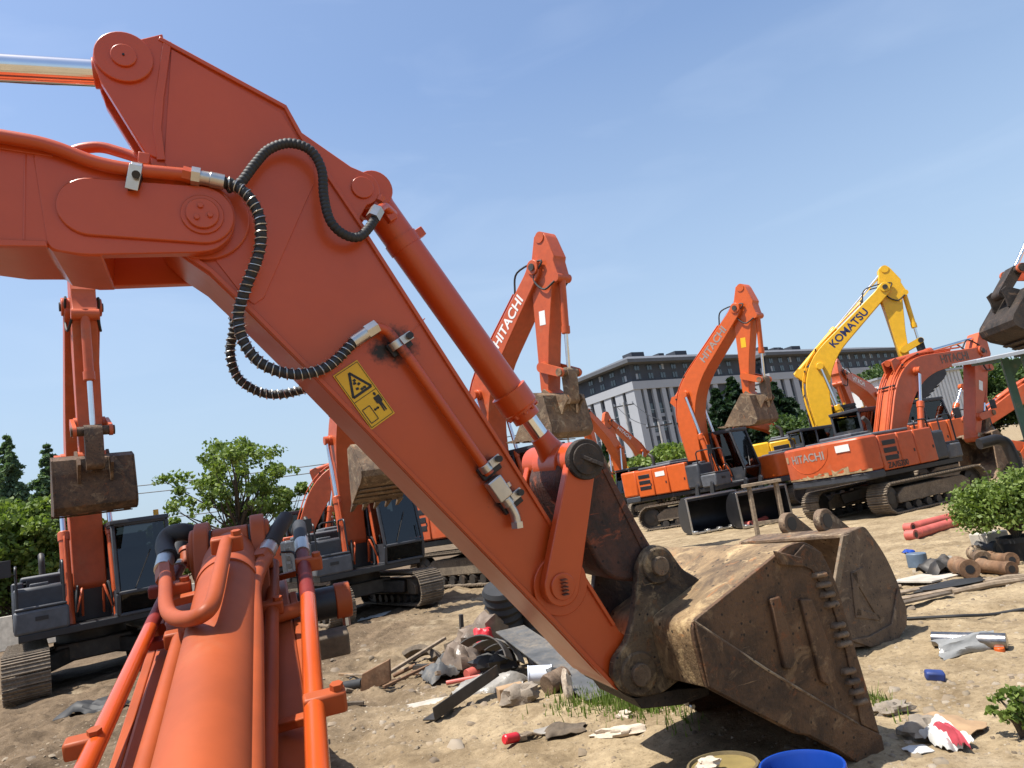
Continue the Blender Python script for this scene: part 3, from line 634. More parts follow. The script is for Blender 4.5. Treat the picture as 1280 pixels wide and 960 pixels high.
    for k in range(5):
        yy = (k-2)*bw*.235; 
        mb = MB().loft([K3(.93, .45, yy-.06), K3(.93, .45, yy+.06), K3(.90, .38, yy+.06), K3(.90, .38, yy-.06)], [K3(1.17, .27, yy-.03), K3(1.17, .27, yy+.03), K3(1.16, .25, yy+.03), K3(1.16, .25, yy-.03)]); mks('tooth', mb, bucketmat, bk)
    for vv in (.25, .55):
        q = K3(-.1-.0, vv, 0)
    mb = MB()
    for t_ in (.3, .5, .7):
        a = np.array(BUCK[5])*(1-t_)+np.array(BUCK[8])*t_; mb.box(K3(*(a+np.array((.012, .02))), 0), (.08, bw*.96, .02), np.array(Matrix.Rotation(-(ta+tk+atan2(-.45, .69)), 3, 'Y')))
    mks('wear_strip', mb, bucketmat, bk)
    return r, s

# ------------------------------------------------------------------ the near excavator's front end, measured in its own working plane
PSI = radians(25); DH = V(cos(PSI), sin(PSI), 0); LEAN = .09; NA = V(-sin(PSI)*cos(LEAN), cos(PSI)*cos(LEAN), sin(LEAN)); PP0 = CAM+ray(737, 573)*3.85
VZ = np.cross(DH, NA); VZ = VZ if VZ[2] > 0 else -VZ                # the machine leans a little on the uneven ground
def W3(h, z, off): return PP0+DH*h+NA*off+VZ*z
def q2(px, py, off=0.0):                                         # (h, z) of a photo point on the plane `off` metres behind the near arm plate
    p = on_plane(px, py, PP0+NA*off, NA); return (float((p-PP0) @ DH), float((p-PP0) @ VZ))
def q3(px, py, off): return on_plane(px, py, PP0+NA*off, NA)
def poly(pts, off): return [q2(x, y, off) for x, y in pts]
fr3 = lambda a, b, t: W3(a, b, t)
AW = .40
SOOT = [(q3(*p, 0), r_) for p, r_ in (((497, 432), .105), ((478, 438), .07), ((612, 588), .075), ((630, 622), .085), ((170, 222), .0))][:4]
M_['fresh'] = fresh_paint()
A0 = q3(253, 272, .2); s_ = 1.138
foot_z = FZ*s_; tbn = math.asin((A0[2]-foot_z)/(LB*s_)); hl = LB*s_*cos(tbn)
base_xy = A0-DH*(hl+FX*s_)
EX, _s = excavator('freshly painted orange excavator whose boom, arm and rusty bucket reach across the foreground', (base_xy[0], base_xy[1]), 25, 25, s_, math.degrees(tbn), -53, 0,
                   paint='orange_clean', boom=False)
def fx(name, mb, mt, parent=None, bevel=0, smooth=35, label=None): return mk(name, mb, mt, parent or EX, bevel, world=True, smooth=smooth, label=label)
# ---- boom
def bl2(u, v):
    h0 = float((A0-PP0) @ DH); 
    return (h0-hl+s_*(u*cos(tbn)-v*sin(tbn)), foot_z-PP0[2]+s_*(u*sin(tbn)+v*cos(tbn)))
NB = -.075
vis_top = poly([(0, 180), (75, 193), (128, 201)], NB); vis_bot = poly([(128, 320), (105, 320), (65, 313), (55, 304), (0, 303)], NB)
off_top = fillet([vis_top[1], bl2(2.15, 1.72), bl2(-.16, .16)], [0, 1.6, 0], 10, closed=False)[1:]
off_bot = fillet([bl2(.14, -.22), bl2(2.5, .92), vis_bot[-2]], [0, 1.4, 0], 10, closed=False)[:-1]
body = off_top[::-1]+vis_top+vis_bot+off_bot[::-1]
BO = fx('boom', MB().prism(body, fr3, NB, AW+.075), 'fresh', bevel=.008)
fork = poly([(40, 187), (128, 201), (180, 209), (238, 222), (262, 226), (285, 243), (296, 270), (290, 296), (272, 312), (250, 316), (200, 317), (105, 319), (60, 312)], NB)
fork = fillet(fork, .04, 4)
fx('fork_plate', MB().prism(fork, fr3, NB-.004, -.02), 'fresh', BO, .005)
fx('fork_plate', MB().prism(fork, fr3, AW+.02, AW+.079), 'fresh', BO, .005)
def r2(px, off): return px/F*3.2
oval = capsule(q2(114, 260, NB), q2(253, 270, NB), .125, .132, 16)
fx('doubler_plate', MB().prism(oval, fr3, NB-.022, NB+.002), 'fresh', BO, .006)
c = q2(253, 271, NB)
fx('pin_ring', MB().prism(circ(c, .088, 32), fr3, NB-.034, NB-.02), 'fresh', BO, .003)
pc = fx('pin_cap', MB().prism(circ(c, .068, 32), fr3, NB-.05, NB-.02), 'fresh', BO, .004)
for a in (100, 220, 340): fx('bolt', MB().prism(circ((c[0]+.032*cos(radians(a)), c[1]+.032*sin(radians(a))), .013, 6), fr3, NB-.062, NB-.048), 'fresh', pc, .002)
fx('pin', MB().cyl(W3(c[0], c[1], NB), W3(c[0], c[1], AW+.09), .06, 24), 'steel_dark', BO)
fx('bottom_flange', MB().prism(poly([(-60, 298), (58, 302), (60, 309), (-60, 308)], NB), fr3, NB-.012, NB+.02), 'fresh', BO, .003)
fx('top_flange', MB().prism(poly([(-60, 170), (0, 179), (66, 191), (66, 197), (-60, 178)], NB), fr3, NB-.010, NB+.02), 'fresh', BO, .003)
fx('weld_seam', MB().tube([q3(32, 188, NB), q3(30, 300, NB)], .004, 6), 'fresh', BO)
# boom pipes, clamp and fittings
PO = -.115
pth = [q3(-160, 150, PO), q3(0, 170, PO), q3(62, 181, PO), q3(115, 203, PO), q3(160, 212, PO), q3(238, 219, PO)]
P1 = fx('oil_pipe', MB().tube(bend_path(pth, .08), .0285, 16), 'fresh', BO)
pth = [q3(-150, 190, .33), q3(60, 206, .33), q3(98, 186, .33), q3(126, 183, .33), q3(172, 197, .30), q3(210, 215, .2)]
fx('oil_pipe', MB().tube(bend_path(pth, .06), .026, 14), 'fresh', BO)
fx('pipe_collar', MB().tube([q3(228, 217, PO), q3(240, 220, PO)], .034, 6), 'fresh', P1)
ft = MB().tube([q3(239, 219.5, PO), q3(250, 221.5, PO)], .040, 6); fx('hose_nut', ft, 'zinc', P1)
fx('hose_ferrule', MB().tube([q3(249, 221.5, PO), q3(262, 224, PO), q3(263, 224.2, PO), q3(280, 228, PO)], [.031, .031, .034, .034], 18), 'zinc', P1)
c0 = q3(170, 206, PO-.035); c1 = q3(164, 237, PO-.02)
fx('pipe_clamp', MB().span(c0, c1, .05, .008, up=NA).tube([q3(164, 212, PO), q3(178, 214.5, PO)], .035, 14), 'zinc', BO, .002)
fx('bolt', MB().cyl(q3(170, 218, PO-.03), q3(170, 218, PO-.055), .017, 10), 'black', BO)
fx('clamp_bracket', MB().prism(poly([(158, 225), (180, 219), (174, 238), (160, 239)], NB-.02), fr3, NB-.06, NB-.015), 'black', BO, .004)
fx('clamp_tab', MB().prism(poly([(173, 190), (188, 193), (186, 207), (172, 204)], NB-.01), fr3, NB-.02, .1), 'fresh', BO, .004)
# ---- arm
armp = [(200, 48), (358, 133), (376, 166), (455, 283), (460, 294), (630, 559), (768, 778), (775, 790), (800, 806), (822, 830), (822, 858), (800, 872), (770, 862), (740, 835), (692, 783), (540, 626), (377, 457), (306, 387), (262, 345), (228, 322), (205, 300), (192, 270), (190, 230), (188, 195)]
AR = fx('arm', MB().prism(poly(armp, .012), fr3, .012, AW-.012), 'fresh', bevel=.004)
def strip(name, pts_, th, o0, o1, parent, side=1):               # plate following an edge
    a = [np.array(q2(x, y, 0)) for x, y in pts_]; out = []
    for i, p in enumerate(a):
        d = a[min(i+1, len(a)-1)]-a[max(i-1, 0)]; d = d/np.linalg.norm(d); out.append(p+side*th*np.array((-d[1], d[0])))
    return fx(name, MB().prism([tuple(p) for p in a]+[tuple(p) for p in out[::-1]], fr3, o0, o1), 'fresh', parent, .003)
strip('top_plate', [(200, 46), (358, 132), (377, 166), (455, 282), (460, 293), (630, 558), (769, 780)], .02, -.006, AW+.006, AR, -1)
strip('bottom_plate', [(228, 318), (262, 341), (306, 384), (377, 455), (540, 624), (692, 780), (740, 832), (764, 857)], .022, -.014, AW+.014, AR, 1)
tail = poly([(203, 42), (207, 60), (199, 120), (197, 198), (182, 192), (125, 100)], 0)
tc_ = q2(157, 76, 0); tailc = circ(tc_, .128, 18, radians(60), radians(205))
tailp = [tail[0]]+tailc+[tail[5], tail[4], tail[3], tail[2], tail[1]]
for o0, o1 in ((.0, .05), (.23, .28)): fx('tail_plate', MB().prism(tailp, fr3, o0, o1), 'fresh', AR, .005)
fx('tail_web', MB().prism(poly([(197, 60), (186, 150), (176, 172), (186, 195), (205, 200), (215, 70)], .05), fr3, .05, .23), 'fresh', AR)
c = q2(155, 73, 0)
fx('tail_boss', MB().prism(circ(c, .118, 36), fr3, -.018, .002), 'fresh', AR, .004); fx('pin_cap', MB().prism(circ(c, .052, 30), fr3, -.03, -.016), 'fresh', AR, .003)
fx('grease_nipple', MB().prism(circ(c, .005, 8), fr3, -.036, -.029), 'black', AR)
cl = q2(157, 76, .2)
fx('pin', MB().cyl(W3(*c, .0), W3(*c, .28), .055, 24), 'steel_dark', AR)
# seam where the tail plate laps the box section, and welded doublers
strip('lap_plate', [(204, 50), (194, 120), (191, 160), (196, 200)], .035, -.004, .02, AR, 1)
fx('doubler_plate', MB().prism(poly([(214, 60), (352, 140), (392, 205), (393, 228), (330, 372), (318, 380), (306, 372), (250, 300), (205, 200)], 0), fr3, .005, .02), 'fresh', AR, .002)
brk = [q2(374, 160, 0), q2(440, 206, 0)]+circ(q2(454, 233, 0), .088, 14, radians(52), radians(-80))+[q2(452, 268, 0), q2(449, 282, 0)]
for o0, o1 in ((.022, .075), (AW-.075, AW-.022)): fx('cylinder_bracket', MB().prism(brk, fr3, o0, o1), 'fresh', AR, .004)
c = q2(454, 233, 0); fx('pin_cap', MB().prism(circ(c, .056, 30), fr3, .008, .024), 'fresh', AR, .003)
fx('pin', MB().cyl(W3(*c, .03), W3(*c, AW-.03), .05, 20), 'steel_dark', AR)
c = q2(253, 272, 0)
fx('pivot_boss', MB().prism(circ(c, .20, 40), fr3, -.016, .03), 'fresh', AR, .006)
fx('cross_seam', MB().tube([q3(531, 398, .010), q3(498, 432, .010)], .003, 6), 'fresh', AR)
# arm cylinder (rod reaches back over the boom)
ca_ = W3(*q2(155, 73, 0), .14); cb_ = q3(-420, 62, .14); dd_ = (cb_-ca_)/np.linalg.norm(cb_-ca_)
AC = fx('arm_cylinder', MB().lathe(ca_+dd_*1.35, ca_+dd_*3.0, [(0, .08), (0, .135), (.25, .135), (.26, .115), (1.65, .115), (1.65, .05)], 24), 'fresh')
fx('rod', MB().cyl(ca_, ca_+dd_*1.5, .06, 32), 'chrome', AC)
fx('rod_eye', MB().cyl(ca_-NA*.085, ca_+NA*.085, .10, 28).cyl(ca_+dd_*.06, ca_+dd_*.135, .068, 20), 'fresh', AC, .004)
# ---- bucket cylinder
ba = q3(462, 245, .2); bb = q3(700, 580, .2); bd = (bb-ba)/np.linalg.norm(bb-ba)
def alongcyl(px, py):                                            # station along the axis
    return float((q3(px, py, .2)-ba) @ bd)
t1 = alongcyl(652, 510); t0 = alongcyl(503, 305); te = alongcyl(685, 550)
BC = fx('bucket_cylinder', MB().lathe(ba, bb, [(-.05, .05), (-.05, .092), (.05, .095), (.09, .088), (t0-.03, .088), (t0-.03, .094), (t0+.03, .094), (t0+.03, .088), (t1-.125, .088), (t1-.12, .106), (t1-.01, .106), (t1, .098), (t1+.012, .098), (t1+.012, .078), (t1+.065, .078), (t1+.07, .06), (t1+.07, .03)], 40), 'fresh')
u_ = np.cross(bd, NA); u_ /= np.linalg.norm(u_)
for k in range(10):
    a = 2*pi*k/10; o_ = (cos(a)*u_+sin(a)*NA)*.09; p = ba+bd*(t1+.004)+o_
    fx('gland_bolt', MB().cyl(p, p+bd*.022, .012, 6), 'fresh', BC)
fx('rod', MB().cyl(ba+bd*(t1+.03), bb-bd*.08, .05, 32), 'chrome', BC)
fx('cylinder_lug', MB().box(ba+bd*(t0-.0)+u_*(-.105)*(1 if u_[2] < 0 else -1), (.05, .05, .06), np.column_stack([bd, NA, u_])), 'fresh', BC, .004)
fx('cylinder_eye', MB().cyl(ba-NA*.10, ba+NA*.10, .1, 28), 'fresh', BC, .004)
fx('rod_eye', MB().cyl(bb-NA*.14, bb+NA*.14, .110, 32).lathe(bb-bd*.20, bb, [(0, .05), (0, .058), (.06, .066), (.15, .09)], 24), 'fresh', BC, .004)
pp = [q3(480, 262, .04), q3(472, 268, .06), q3(478, 252, .0), q3(476, 247, .0)]
fx('port_elbow', MB().tube(bend_path([q3(492, 268, .12), q3(480, 257, .03), q3(474, 262, -.02)], .03), .022, 12).cyl(q3(474, 252, .03), q3(477, 246, .03), .022, 10), 'fresh', BC)
fx('port_flange', MB().box(q3(486, 268, .1), (.08, .05, .05), np.column_stack([bd, NA, u_])), 'fresh', BC, .004)
# ---- links
J0 = q3(732, 574, -.09); J1 = J0+NA*.60
LP = fx('link_pin', MB().cyl(J0-NA*.0, J1, .098, 36), 'fresh', bevel=.008)
fx('end_ring', MB().cyl(J0-NA*.012, J0+NA*.035, .108, 36), 'rust_dark', LP, .006)
fx('pin_cap', MB().cyl(J0-NA*.022, J0+NA*.01, .083, 30), 'rust_dark', LP, .004); fx('lock_bolt', MB().span(J0-NA*.03+V(-.06, 0, .035), J0-NA*.03+V(.07, .02, -.045), .03, .022), 'rust_dark', LP, .004)
for off_, nm in ((-.075, 0), (.415, 1)):
    a = q2(728, 582, -.075); b = q2(703, 733, -.075)
    fx('link_bar', MB().prism(capsule(b, a, .1, .082, 16), fr3, off_, off_+.06), 'fresh', bevel=.006)
c = q2(703, 733, -.075)
fx('pin_boss', MB().prism(circ(q2(700, 731, 0), .155, 36), fr3, -.012, .02), 'fresh', AR, .004)
cp_ = fx('pin_cap', MB().prism(circ(c, .068, 30), fr3, -.088, -.07), 'fresh', AR, .004)
for k in range(5): 
    z_ = c[1]-.036+k*.018; fx('wear_mark', MB().box(W3(c[0], z_, -.089), (.03, .05, .006), np.column_stack([DH, NA, V(0, 0, 1)])), 'rust_orange', cp_)
fx('pin', MB().cyl(W3(*c, -.07), W3(*c, .47), .06, 24), 'steel_dark', AR)
plp = fillet(poly([(706, 560), (742, 556), (806, 668), (826, 700), (812, 728), (770, 726), (752, 714), (694, 604)], .02), .05, 4)
PLK = fx('bucket_link', MB().prism(plp, fr3, .02, .38), 'rust_orange', bevel=.02)
strip2 = fx('link_rib', MB().prism(poly([(744, 570), (752, 572), (814, 690), (806, 696)], .02), fr3, .012, .388), 'rust_orange', PLK, .004)
# hydraulic line on the near side of the arm
HO = -.045
pipe = [q3(470, 409, HO), q3(484, 413, HO), q3(512, 448, HO), q3(612, 592, HO)]
HP = fx('oil_pipe', MB().tube(bend_path(pipe, .06), .026, 16), 'fresh', AR)
fx('hose_nut', MB().tube([q3(458, 416, HO), q3(471, 408, HO)], .036, 6), 'zinc', HP); fx('hose_ferrule', MB().tube([q3(441, 428, HO), q3(460, 415, HO)], .031, 18), 'zinc', HP)
dirp = (q3(612, 592, HO)-q3(512, 448, HO)); dirp /= np.linalg.norm(dirp); perp = np.cross(NA, dirp)
for (x, y) in ((495, 431), (607, 585), (634, 627)):
    p = q3(x, y, HO); 
    fx('clamp_base', MB().box(q3(x+4, y+1, -.012), (.07, .03, .12), np.column_stack([dirp, NA, perp])), 'black', HP, .004)
    fx('pipe_clamp', MB().tube([p-dirp*.02, p+dirp*.02], .033, 16).box(p+perp*(-.055 if perp[2] < 0 else .055)-NA*.012, (.042, .012, .075), np.column_stack([dirp, NA, perp])), 'zinc', HP, .002)
    fx('bolt', MB().cyl(p+perp*(-.075 if perp[2] < 0 else .075)-NA*.015, p+perp*(-.075 if perp[2] < 0 else .075)-NA*.042, .017, 10), 'black', HP)
vb = q3(623, 611, HO)
fx('valve_block', MB().box(vb, (.12, .07, .085), np.column_stack([dirp, NA, perp])), 'zinc', HP, .008)
fx('adaptor', MB().tube(bend_path([vb+dirp*.05, q3(638, 632, HO), q3(645, 645, HO), q3(647, 660, HO)], .03), .024, 14).tube([q3(646, 652, HO), q3(647, 660, HO)], .033, 6), 'zinc', HP)
fx('plug', MB().cyl(q3(634, 603, HO-.02), q3(637, 608, HO-.02), .012, 8), 'zinc', HP)
# hoses
def hose(name, pts_, r, corr=.0022, wire=False):
    P = spline(pts_, 26); mbh = MB()
    L_ = [0]
    for a, b in zip(P, P[1:]): L_.append(L_[-1]+np.linalg.norm(b-a))
    n_ = int(L_[-1]/.0065); ss = np.linspace(0, L_[-1], n_); A_ = np.array(P); Q = np.stack([np.interp(ss, L_, A_[:, i]) for i in range(3)], 1)
    per = 3 if not wire else 4
    ho = fx(name, mbh.tube(list(Q), [r*(1 if i % per else .86) for i in range(n_)], 12), 'rubber')
    if wire:
        T = np.gradient(Q, axis=0); T /= np.linalg.norm(T, axis=1)[:, None]; u = np.cross(T, NA); u /= np.linalg.norm(u, axis=1)[:, None]; w_ = np.cross(T, u)
        tt = np.linspace(0, n_-1, n_*3); pitch = .031; seg = []
        for x in tt:
            i = min(int(x), n_-2); f_ = x-i; a = 2*pi*(ss[i]+f_*(ss[1]-ss[0]))/pitch; seg.append(Q[i]*(1-f_)+Q[i+1]*f_+(cos(a)*u[i]+sin(a)*w_[i])*(r+.0035))
        fx('spiral_guard', MB().tube(seg, .0026, 5), 'zinc', ho)
    return ho
H1 = hose('hose', [q3(276, 227, PO), q3(292, 231, PO-.01), q3(311, 246, PO-.03), q3(325, 275, PO-.04), q3(324, 315, PO-.04), q3(308, 358, PO-.02), q3(298, 395, -.09), q3(307, 432, -.08), q3(333, 458, -.08), q3(372, 468, -.08), q3(410, 458, -.07), q3(441, 429, HO), q3(446, 425, HO)], .0245, wire=True)
H2 = hose('hose', [q3(283, 236, -.10), q3(300, 229, -.10), q3(318, 206, -.09), q3(336, 187, -.08), q3(362, 179, -.08), q3(388, 188, -.09), q3(402, 212, -.09), q3(405, 246, -.09), q3(413, 276, -.10), q3(430, 293, -.09), q3(449, 296, -.07), q3(464, 281, -.04), q3(472, 266, -.02)], .0235)
H3 = hose('hose', [q3(262, 300, .50), q3(282, 360, .52), q3(293, 402, .53), q3(288, 440, .54), q3(297, 471, .55), q3(322, 489, .56), q3(350, 493, .55), q3(385, 485, .52), q3(430, 470, .46)], .024, wire=True)
fx('hose_nut', MB().tube([q3(466, 273, -.03), q3(472, 262, -.015)], .036, 6), 'zinc', H2)
# warning sticker
o_ = q3(416, 470, .008); exd = q3(446, 450, .008)-o_; eyd = q3(472, 531, .008)-o_; wd = np.linalg.norm(exd); ht = np.linalg.norm(eyd); exd /= wd; eyd = eyd-exd*(eyd @ exd); eyd /= np.linalg.norm(eyd)
S = lambda a, b, d: o_+exd*a*wd+eyd*b*ht-NA*d
ST = fx('warning_sticker', MB().add([S(0, 0, 0), S(1, 0, 0), S(1, 1, 0), S(0, 1, 0), S(0, 0, .004), S(1, 0, .004), S(1, 1, .004), S(0, 1, .004)], [(0, 1, 2, 3), (4, 7, 6, 5), (0, 4, 5, 1), (1, 5, 6, 2), (2, 6, 7, 3), (3, 7, 4, 0)]), 'decal', AR, smooth=0)
ink = MB()
def quad(*p): ink.add([S(a, b, .0065) for a, b in p], [tuple(range(len(p)))])
def line(a, b, w_):
    a = np.array(a); b = np.array(b); d = (b-a)*np.array((wd, ht)); d /= np.linalg.norm(d); n_ = np.array((-d[1]/wd, d[0]/ht))*w_/2
    quad(a+n_, b+n_, b-n_, a-n_)
tri = [(.5, .10), (.88, .45), (.12, .45)]
for a, b in zip(tri, tri[1:]+tri[:1]): line(a, b, .012)
for a, b in (((.04, .025), (.96, .025)), ((.96, .025), (.96, .975)), ((.96, .975), (.04, .975)), ((.04, .975), (.04, .025)), ((.04, .52), (.96, .52))): line(a, b, .0028)
for k, (x, y) in enumerate(((.45, .27), (.56, .30), (.42, .36), (.55, .39), (.66, .40), (.5, .22))): line((x-.05, y+.02*(k % 2)), (x+.05, y+.012), .012)
hd_ = [(.80+.05*cos(a), .575+.028*sin(a)) for a in np.linspace(0, 2*pi, 12, endpoint=False)]; quad(*hd_)
quad((.68, .615), (.92, .615), (.92, .72), (.86, .74), (.86, .88), (.81, .88), (.80, .76), (.78, .88), (.73, .88), (.74, .74), (.68, .72))
for a, b in (((.12, .68), (.42, .68)), ((.42, .68), (.42, .92)), ((.42, .92), (.12, .92)), ((.12, .92), (.12, .68))): line(a, b, .004)
line((.47, .78), (.66, .78), .008); quad((.45, .78), (.52, .755), (.52, .805)); quad((.68, .78), (.61, .755), (.61, .805))
fx('pictograms', ink, 'blacktext', ST, smooth=0)
# ---- bucket
BN, BF = -.40, .80
NAH = V(-sin(PSI), cos(PSI), 0)
frb = lambda a, b, t: W3(a, b, BN)+NAH*(t-BN)
outl = [(884, 860), (868, 805), (864, 778), (985, 681), (1003, 676), (1025, 688), (1046, 730), (1062, 790), (1085, 866), (1106, 944)]
o2 = poly(outl, BN); o2f = fillet(o2, [0, .03, .09, .16, .05, .1, .3, .4, .4, 0], 5)
cc = np.array(q2(985, 815, BN))
def inset(pl_, d): return [tuple(np.array(p)+(cc-np.array(p))/np.linalg.norm(cc-np.array(p))*d) for p in pl_]
BK = fx('bucket', MB().prism(o2f+inset(o2f, .03)[::-1], frb, BN+.02, BF-.02), 'rust_top', label='rust brown digging bucket with ochre worn back plate', bevel=.004)
mouth = poly([(1104, 952), (1074, 958), (1040, 936), (1007, 919), (993, 917), (940, 890)], BN)
spl_ = o2f+mouth
for o0 in (BN-.005, BF-.02): fx('side_plate', MB().prism(spl_, frb, o0, o0+.025), 'rust', BK, .004)
low = poly([(866, 778), (884, 858), (940, 888), (993, 915), (1007, 917), (1040, 934), (1074, 956), (1104, 948), (1098, 918), (1072, 905), (960, 838)], BN)
fx('reinforcing_plate', MB().prism(low, fr3, BN-.022, BN-.004), 'rust', BK, .004)
edge = poly([(1003, 680), (1024, 690), (1043, 730), (1059, 790), (1082, 866), (1096, 915), (1074, 905), (1052, 800), (1034, 745), (1012, 712), (985, 700)], BN)
fx('edge_plate', MB().prism(edge, fr3, BN-.016, BN-.004), 'rust', BK, .004)
for pts_ in ([(958, 748), (970, 744), (992, 828), (984, 836), (976, 834)], [(996, 748), (1010, 748), (1032, 805), (1040, 848), (1030, 856), (1022, 850)], [(964, 688), (998, 696), (1000, 708), (972, 706)]):
    fx('wear_bar', MB().prism(poly(pts_, BN), fr3, BN-.03, BN-.004), 'rust', BK, .008)
def shroud(x0, y0, x1, y1, n_):
    for k in range(n_):
        t = k/(n_-1); x = x0+(x1-x0)*t; y = y0+(y1-y0)*t
        p = q3(x, y, BN); fx('wear_block', MB().loft([p+DH*a*.046+V(0, 0, b*.024)-NA*(-.01) for a, b in ((-1.3, -.6), (1, -1), (1.2, .6), (-1, 1))], [p+DH*a*.036+V(0, 0, b*.015)-NA*.038 for a, b in ((-1.2, -.6), (1, -1), (1.1, .6), (-1, 1))]), 'rust_dust', BK, .010)
shroud(1022, 718, 1037, 755, 4); shroud(1045, 781, 1053, 804, 3); shroud(1058, 838, 1073, 876, 4)
fx('weld_bead', MB().tube([q3(866, 776, BN-.005), q3(960, 838, BN-.02), q3(1072, 905, BN-.02)], .008, 6), 'rust_dust', BK)
ear = [(805, 692), (813, 683), (824, 681), (836, 686), (844, 698), (854, 712), (872, 722), (884, 732), (905, 790), (880, 835), (850, 850), (830, 866), (805, 872), (780, 866), (766, 848), (768, 826), (784, 803), (792, 775), (796, 740), (798, 708)]
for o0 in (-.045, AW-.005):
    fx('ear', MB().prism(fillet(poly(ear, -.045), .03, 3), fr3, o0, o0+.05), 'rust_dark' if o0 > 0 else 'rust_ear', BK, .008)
for (x, y), rr in (((822, 707), .060), ((798, 842), .068)):
    c = q2(x, y, -.045)
    fx('ear_boss', MB().prism(circ(c, rr*1.65, 30), fr3, -.06, -.03), 'rust_ear', BK, .01)
    fx('pin', MB().prism(circ(c, rr*.85, 28), fr3, -.085, AW+.1), 'rust_pin', BK, .006)
c = q2(798, 842, -.045); fx('arm_nose', MB().cyl(W3(*c, .005), W3(*c, AW-.005), .125, 30), 'rust_dark', AR)
ndir = np.array(o2f[-1])-np.array(o2f[-4]); ndir /= np.linalg.norm(ndir)
for k in range(5):
    ot = BN+.1+k*.25; b0 = np.array(o2f[-1]); nn = np.array((-ndir[1], ndir[0]))
    lp = lambda c_, hw_, hh, o_: [frb(*(c_+nn*hh*j), o_+i*hw_) for i, j in ((-1, -1), (1, -1), (1, 1), (-1, 1))]
    fx('tooth', MB().loft(lp(b0-ndir*.08, .06, .035, ot), lp(b0+ndir*.06, .04, .012, ot)), 'rust_dust', BK, .005)
rb = random.Random(3)
for k in range(3):
    t = k/2; p = q3(848+16*t, 874+8.5*t, .2); fx('bolt_hole_plug', MB().cyl(p, p-NA*.02, .014, 8), 'zinc', BK)
fx('lip_liner', MB().prism(poly([(845, 860), (884, 858), (884, 868), (850, 880), (800, 885), (790, 872)], .0), fr3, -.02, .42), 'rust_dark', BK, .004)

# ------------------------------------------------------------------ the other excavators in the yard
excavator('orange excavator facing the yard, bucket raised before its dark cab, next to the parked boom', (-8.5, 13.6), -54, -55, .915, 65.5, -89, -64, paint='orange', bucketmat='rust', hoodmat='dark', bw=1.25, shoe_w=.7)
excavator('orange excavator with tan toothed bucket hanging before its glazed cab, behind the near arm', (-4.14, 16.07), -59.9, -56.3, .866, 58.9, -97, -25, paint='orange', bucketmat='rust_dust', hoodmat='dark')
excavator('tall orange excavator with white boom lettering and a brown bucket tucked under its upright arm', (-.99, 19.02), -46.2, -50, 1.077, 61.1, -97.5, -58, paint='orange', text='HITACHI', textmat='white', decal='white', bw=1.3)
excavator('clean orange excavator with tan bucket and yellow arm sticker before the dark cedars', (6.5, 27.9), -48, -20, 1.10, 60.5, -97, -58, paint='orange_clean', text='HITACHI', textmat='greytext', decal='decal', bucketmat='rust_dust', bw=1.3, side_sticker=True, hw=.33)
excavator('yellow excavator with navy boom lettering and a black bucket', (12.9, 31.5), -18, -18, 1.24, 58.8, -87.5, -22, paint='yellow', text='KOMATSU', textmat='bluetext', bucketmat='black', bw=1.1, textu=4.0, hw=.36)
excavator('orange excavator seen from its scraped counterweight, grey lettering on the rear', (9.14, 18.71), 26.1, 26.1, .904, 25.5, -114.1, -8, paint='orange', text='HITACHI', textmat='darktext', rear_text='HITACHI', decal='white', bw=1.15, side_text='ZA/IS200', scraped=True)
excavator('small far orange excavator with lettered boom in front of the pale building', (9.24, 57.6), 205.8, 205.8, 1.025, 68.4, -92.4, -30, paint='orange_clean', text='HITACHI', side='l', shoes=False)
excavator('far orange excavator with lettered boom sloping down behind the yellow boom', (19.5, 38.6), 225.8, 200, 1.05, 36.2, -100, -40, paint='orange', text='HITACHI', side='l', shoes=False)
excavator('far orange excavator with low arm between cedars and the yellow boom', (21.5, 58), 200, 200, 1.0, 40, -75, -40, paint='orange', shoes=False)
excavator('far orange excavator behind the toothed brown bucket', (6.0, 46), 230, 230, 1.0, 62, -95, -40, paint='orange_clean', shoes=False)
excavator('orange excavator with its boom laid low behind the one with the glazed cab', (-8.6, 25.5), 20, 20, 1.0, 32, -110, -20, paint='orange', shoes=False)
excavator('orange excavator with a lettered low boom, hidden behind the yellow one', (26, 47), 195, 195, 1.05, 22, -120, -20, paint='orange', text='HITACHI', side='l', shoes=False)
excavator('orange excavator with dark bucket hanging over the shed roof', (16.45, 14.6), 178, 178, 1.0, 54, -50, -70, paint='orange_faded', bucketmat='rust_dark')
excavator('orange excavator with a low red boom and dark cab beside the white container', (21.3, 25.5), 174, 174, 1.0, -3, -160, -10, paint='orange', shoes=False)
excavator('orange excavator body without its boom, standing behind the scraped counterweight', (13.6, 24.6), 15, 15, 1.0, 8, -130, -20, paint='orange_clean', shoes=False, boom=False)
b_ = atY(1022, 585, 28.5); excavator('orange excavator body without its boom, parked between the clean and the scraped ones', (float(b_[0]), 28.5), 10, 10, .95, 8, -130, -20, paint='orange_clean', shoes=False, boom=False)

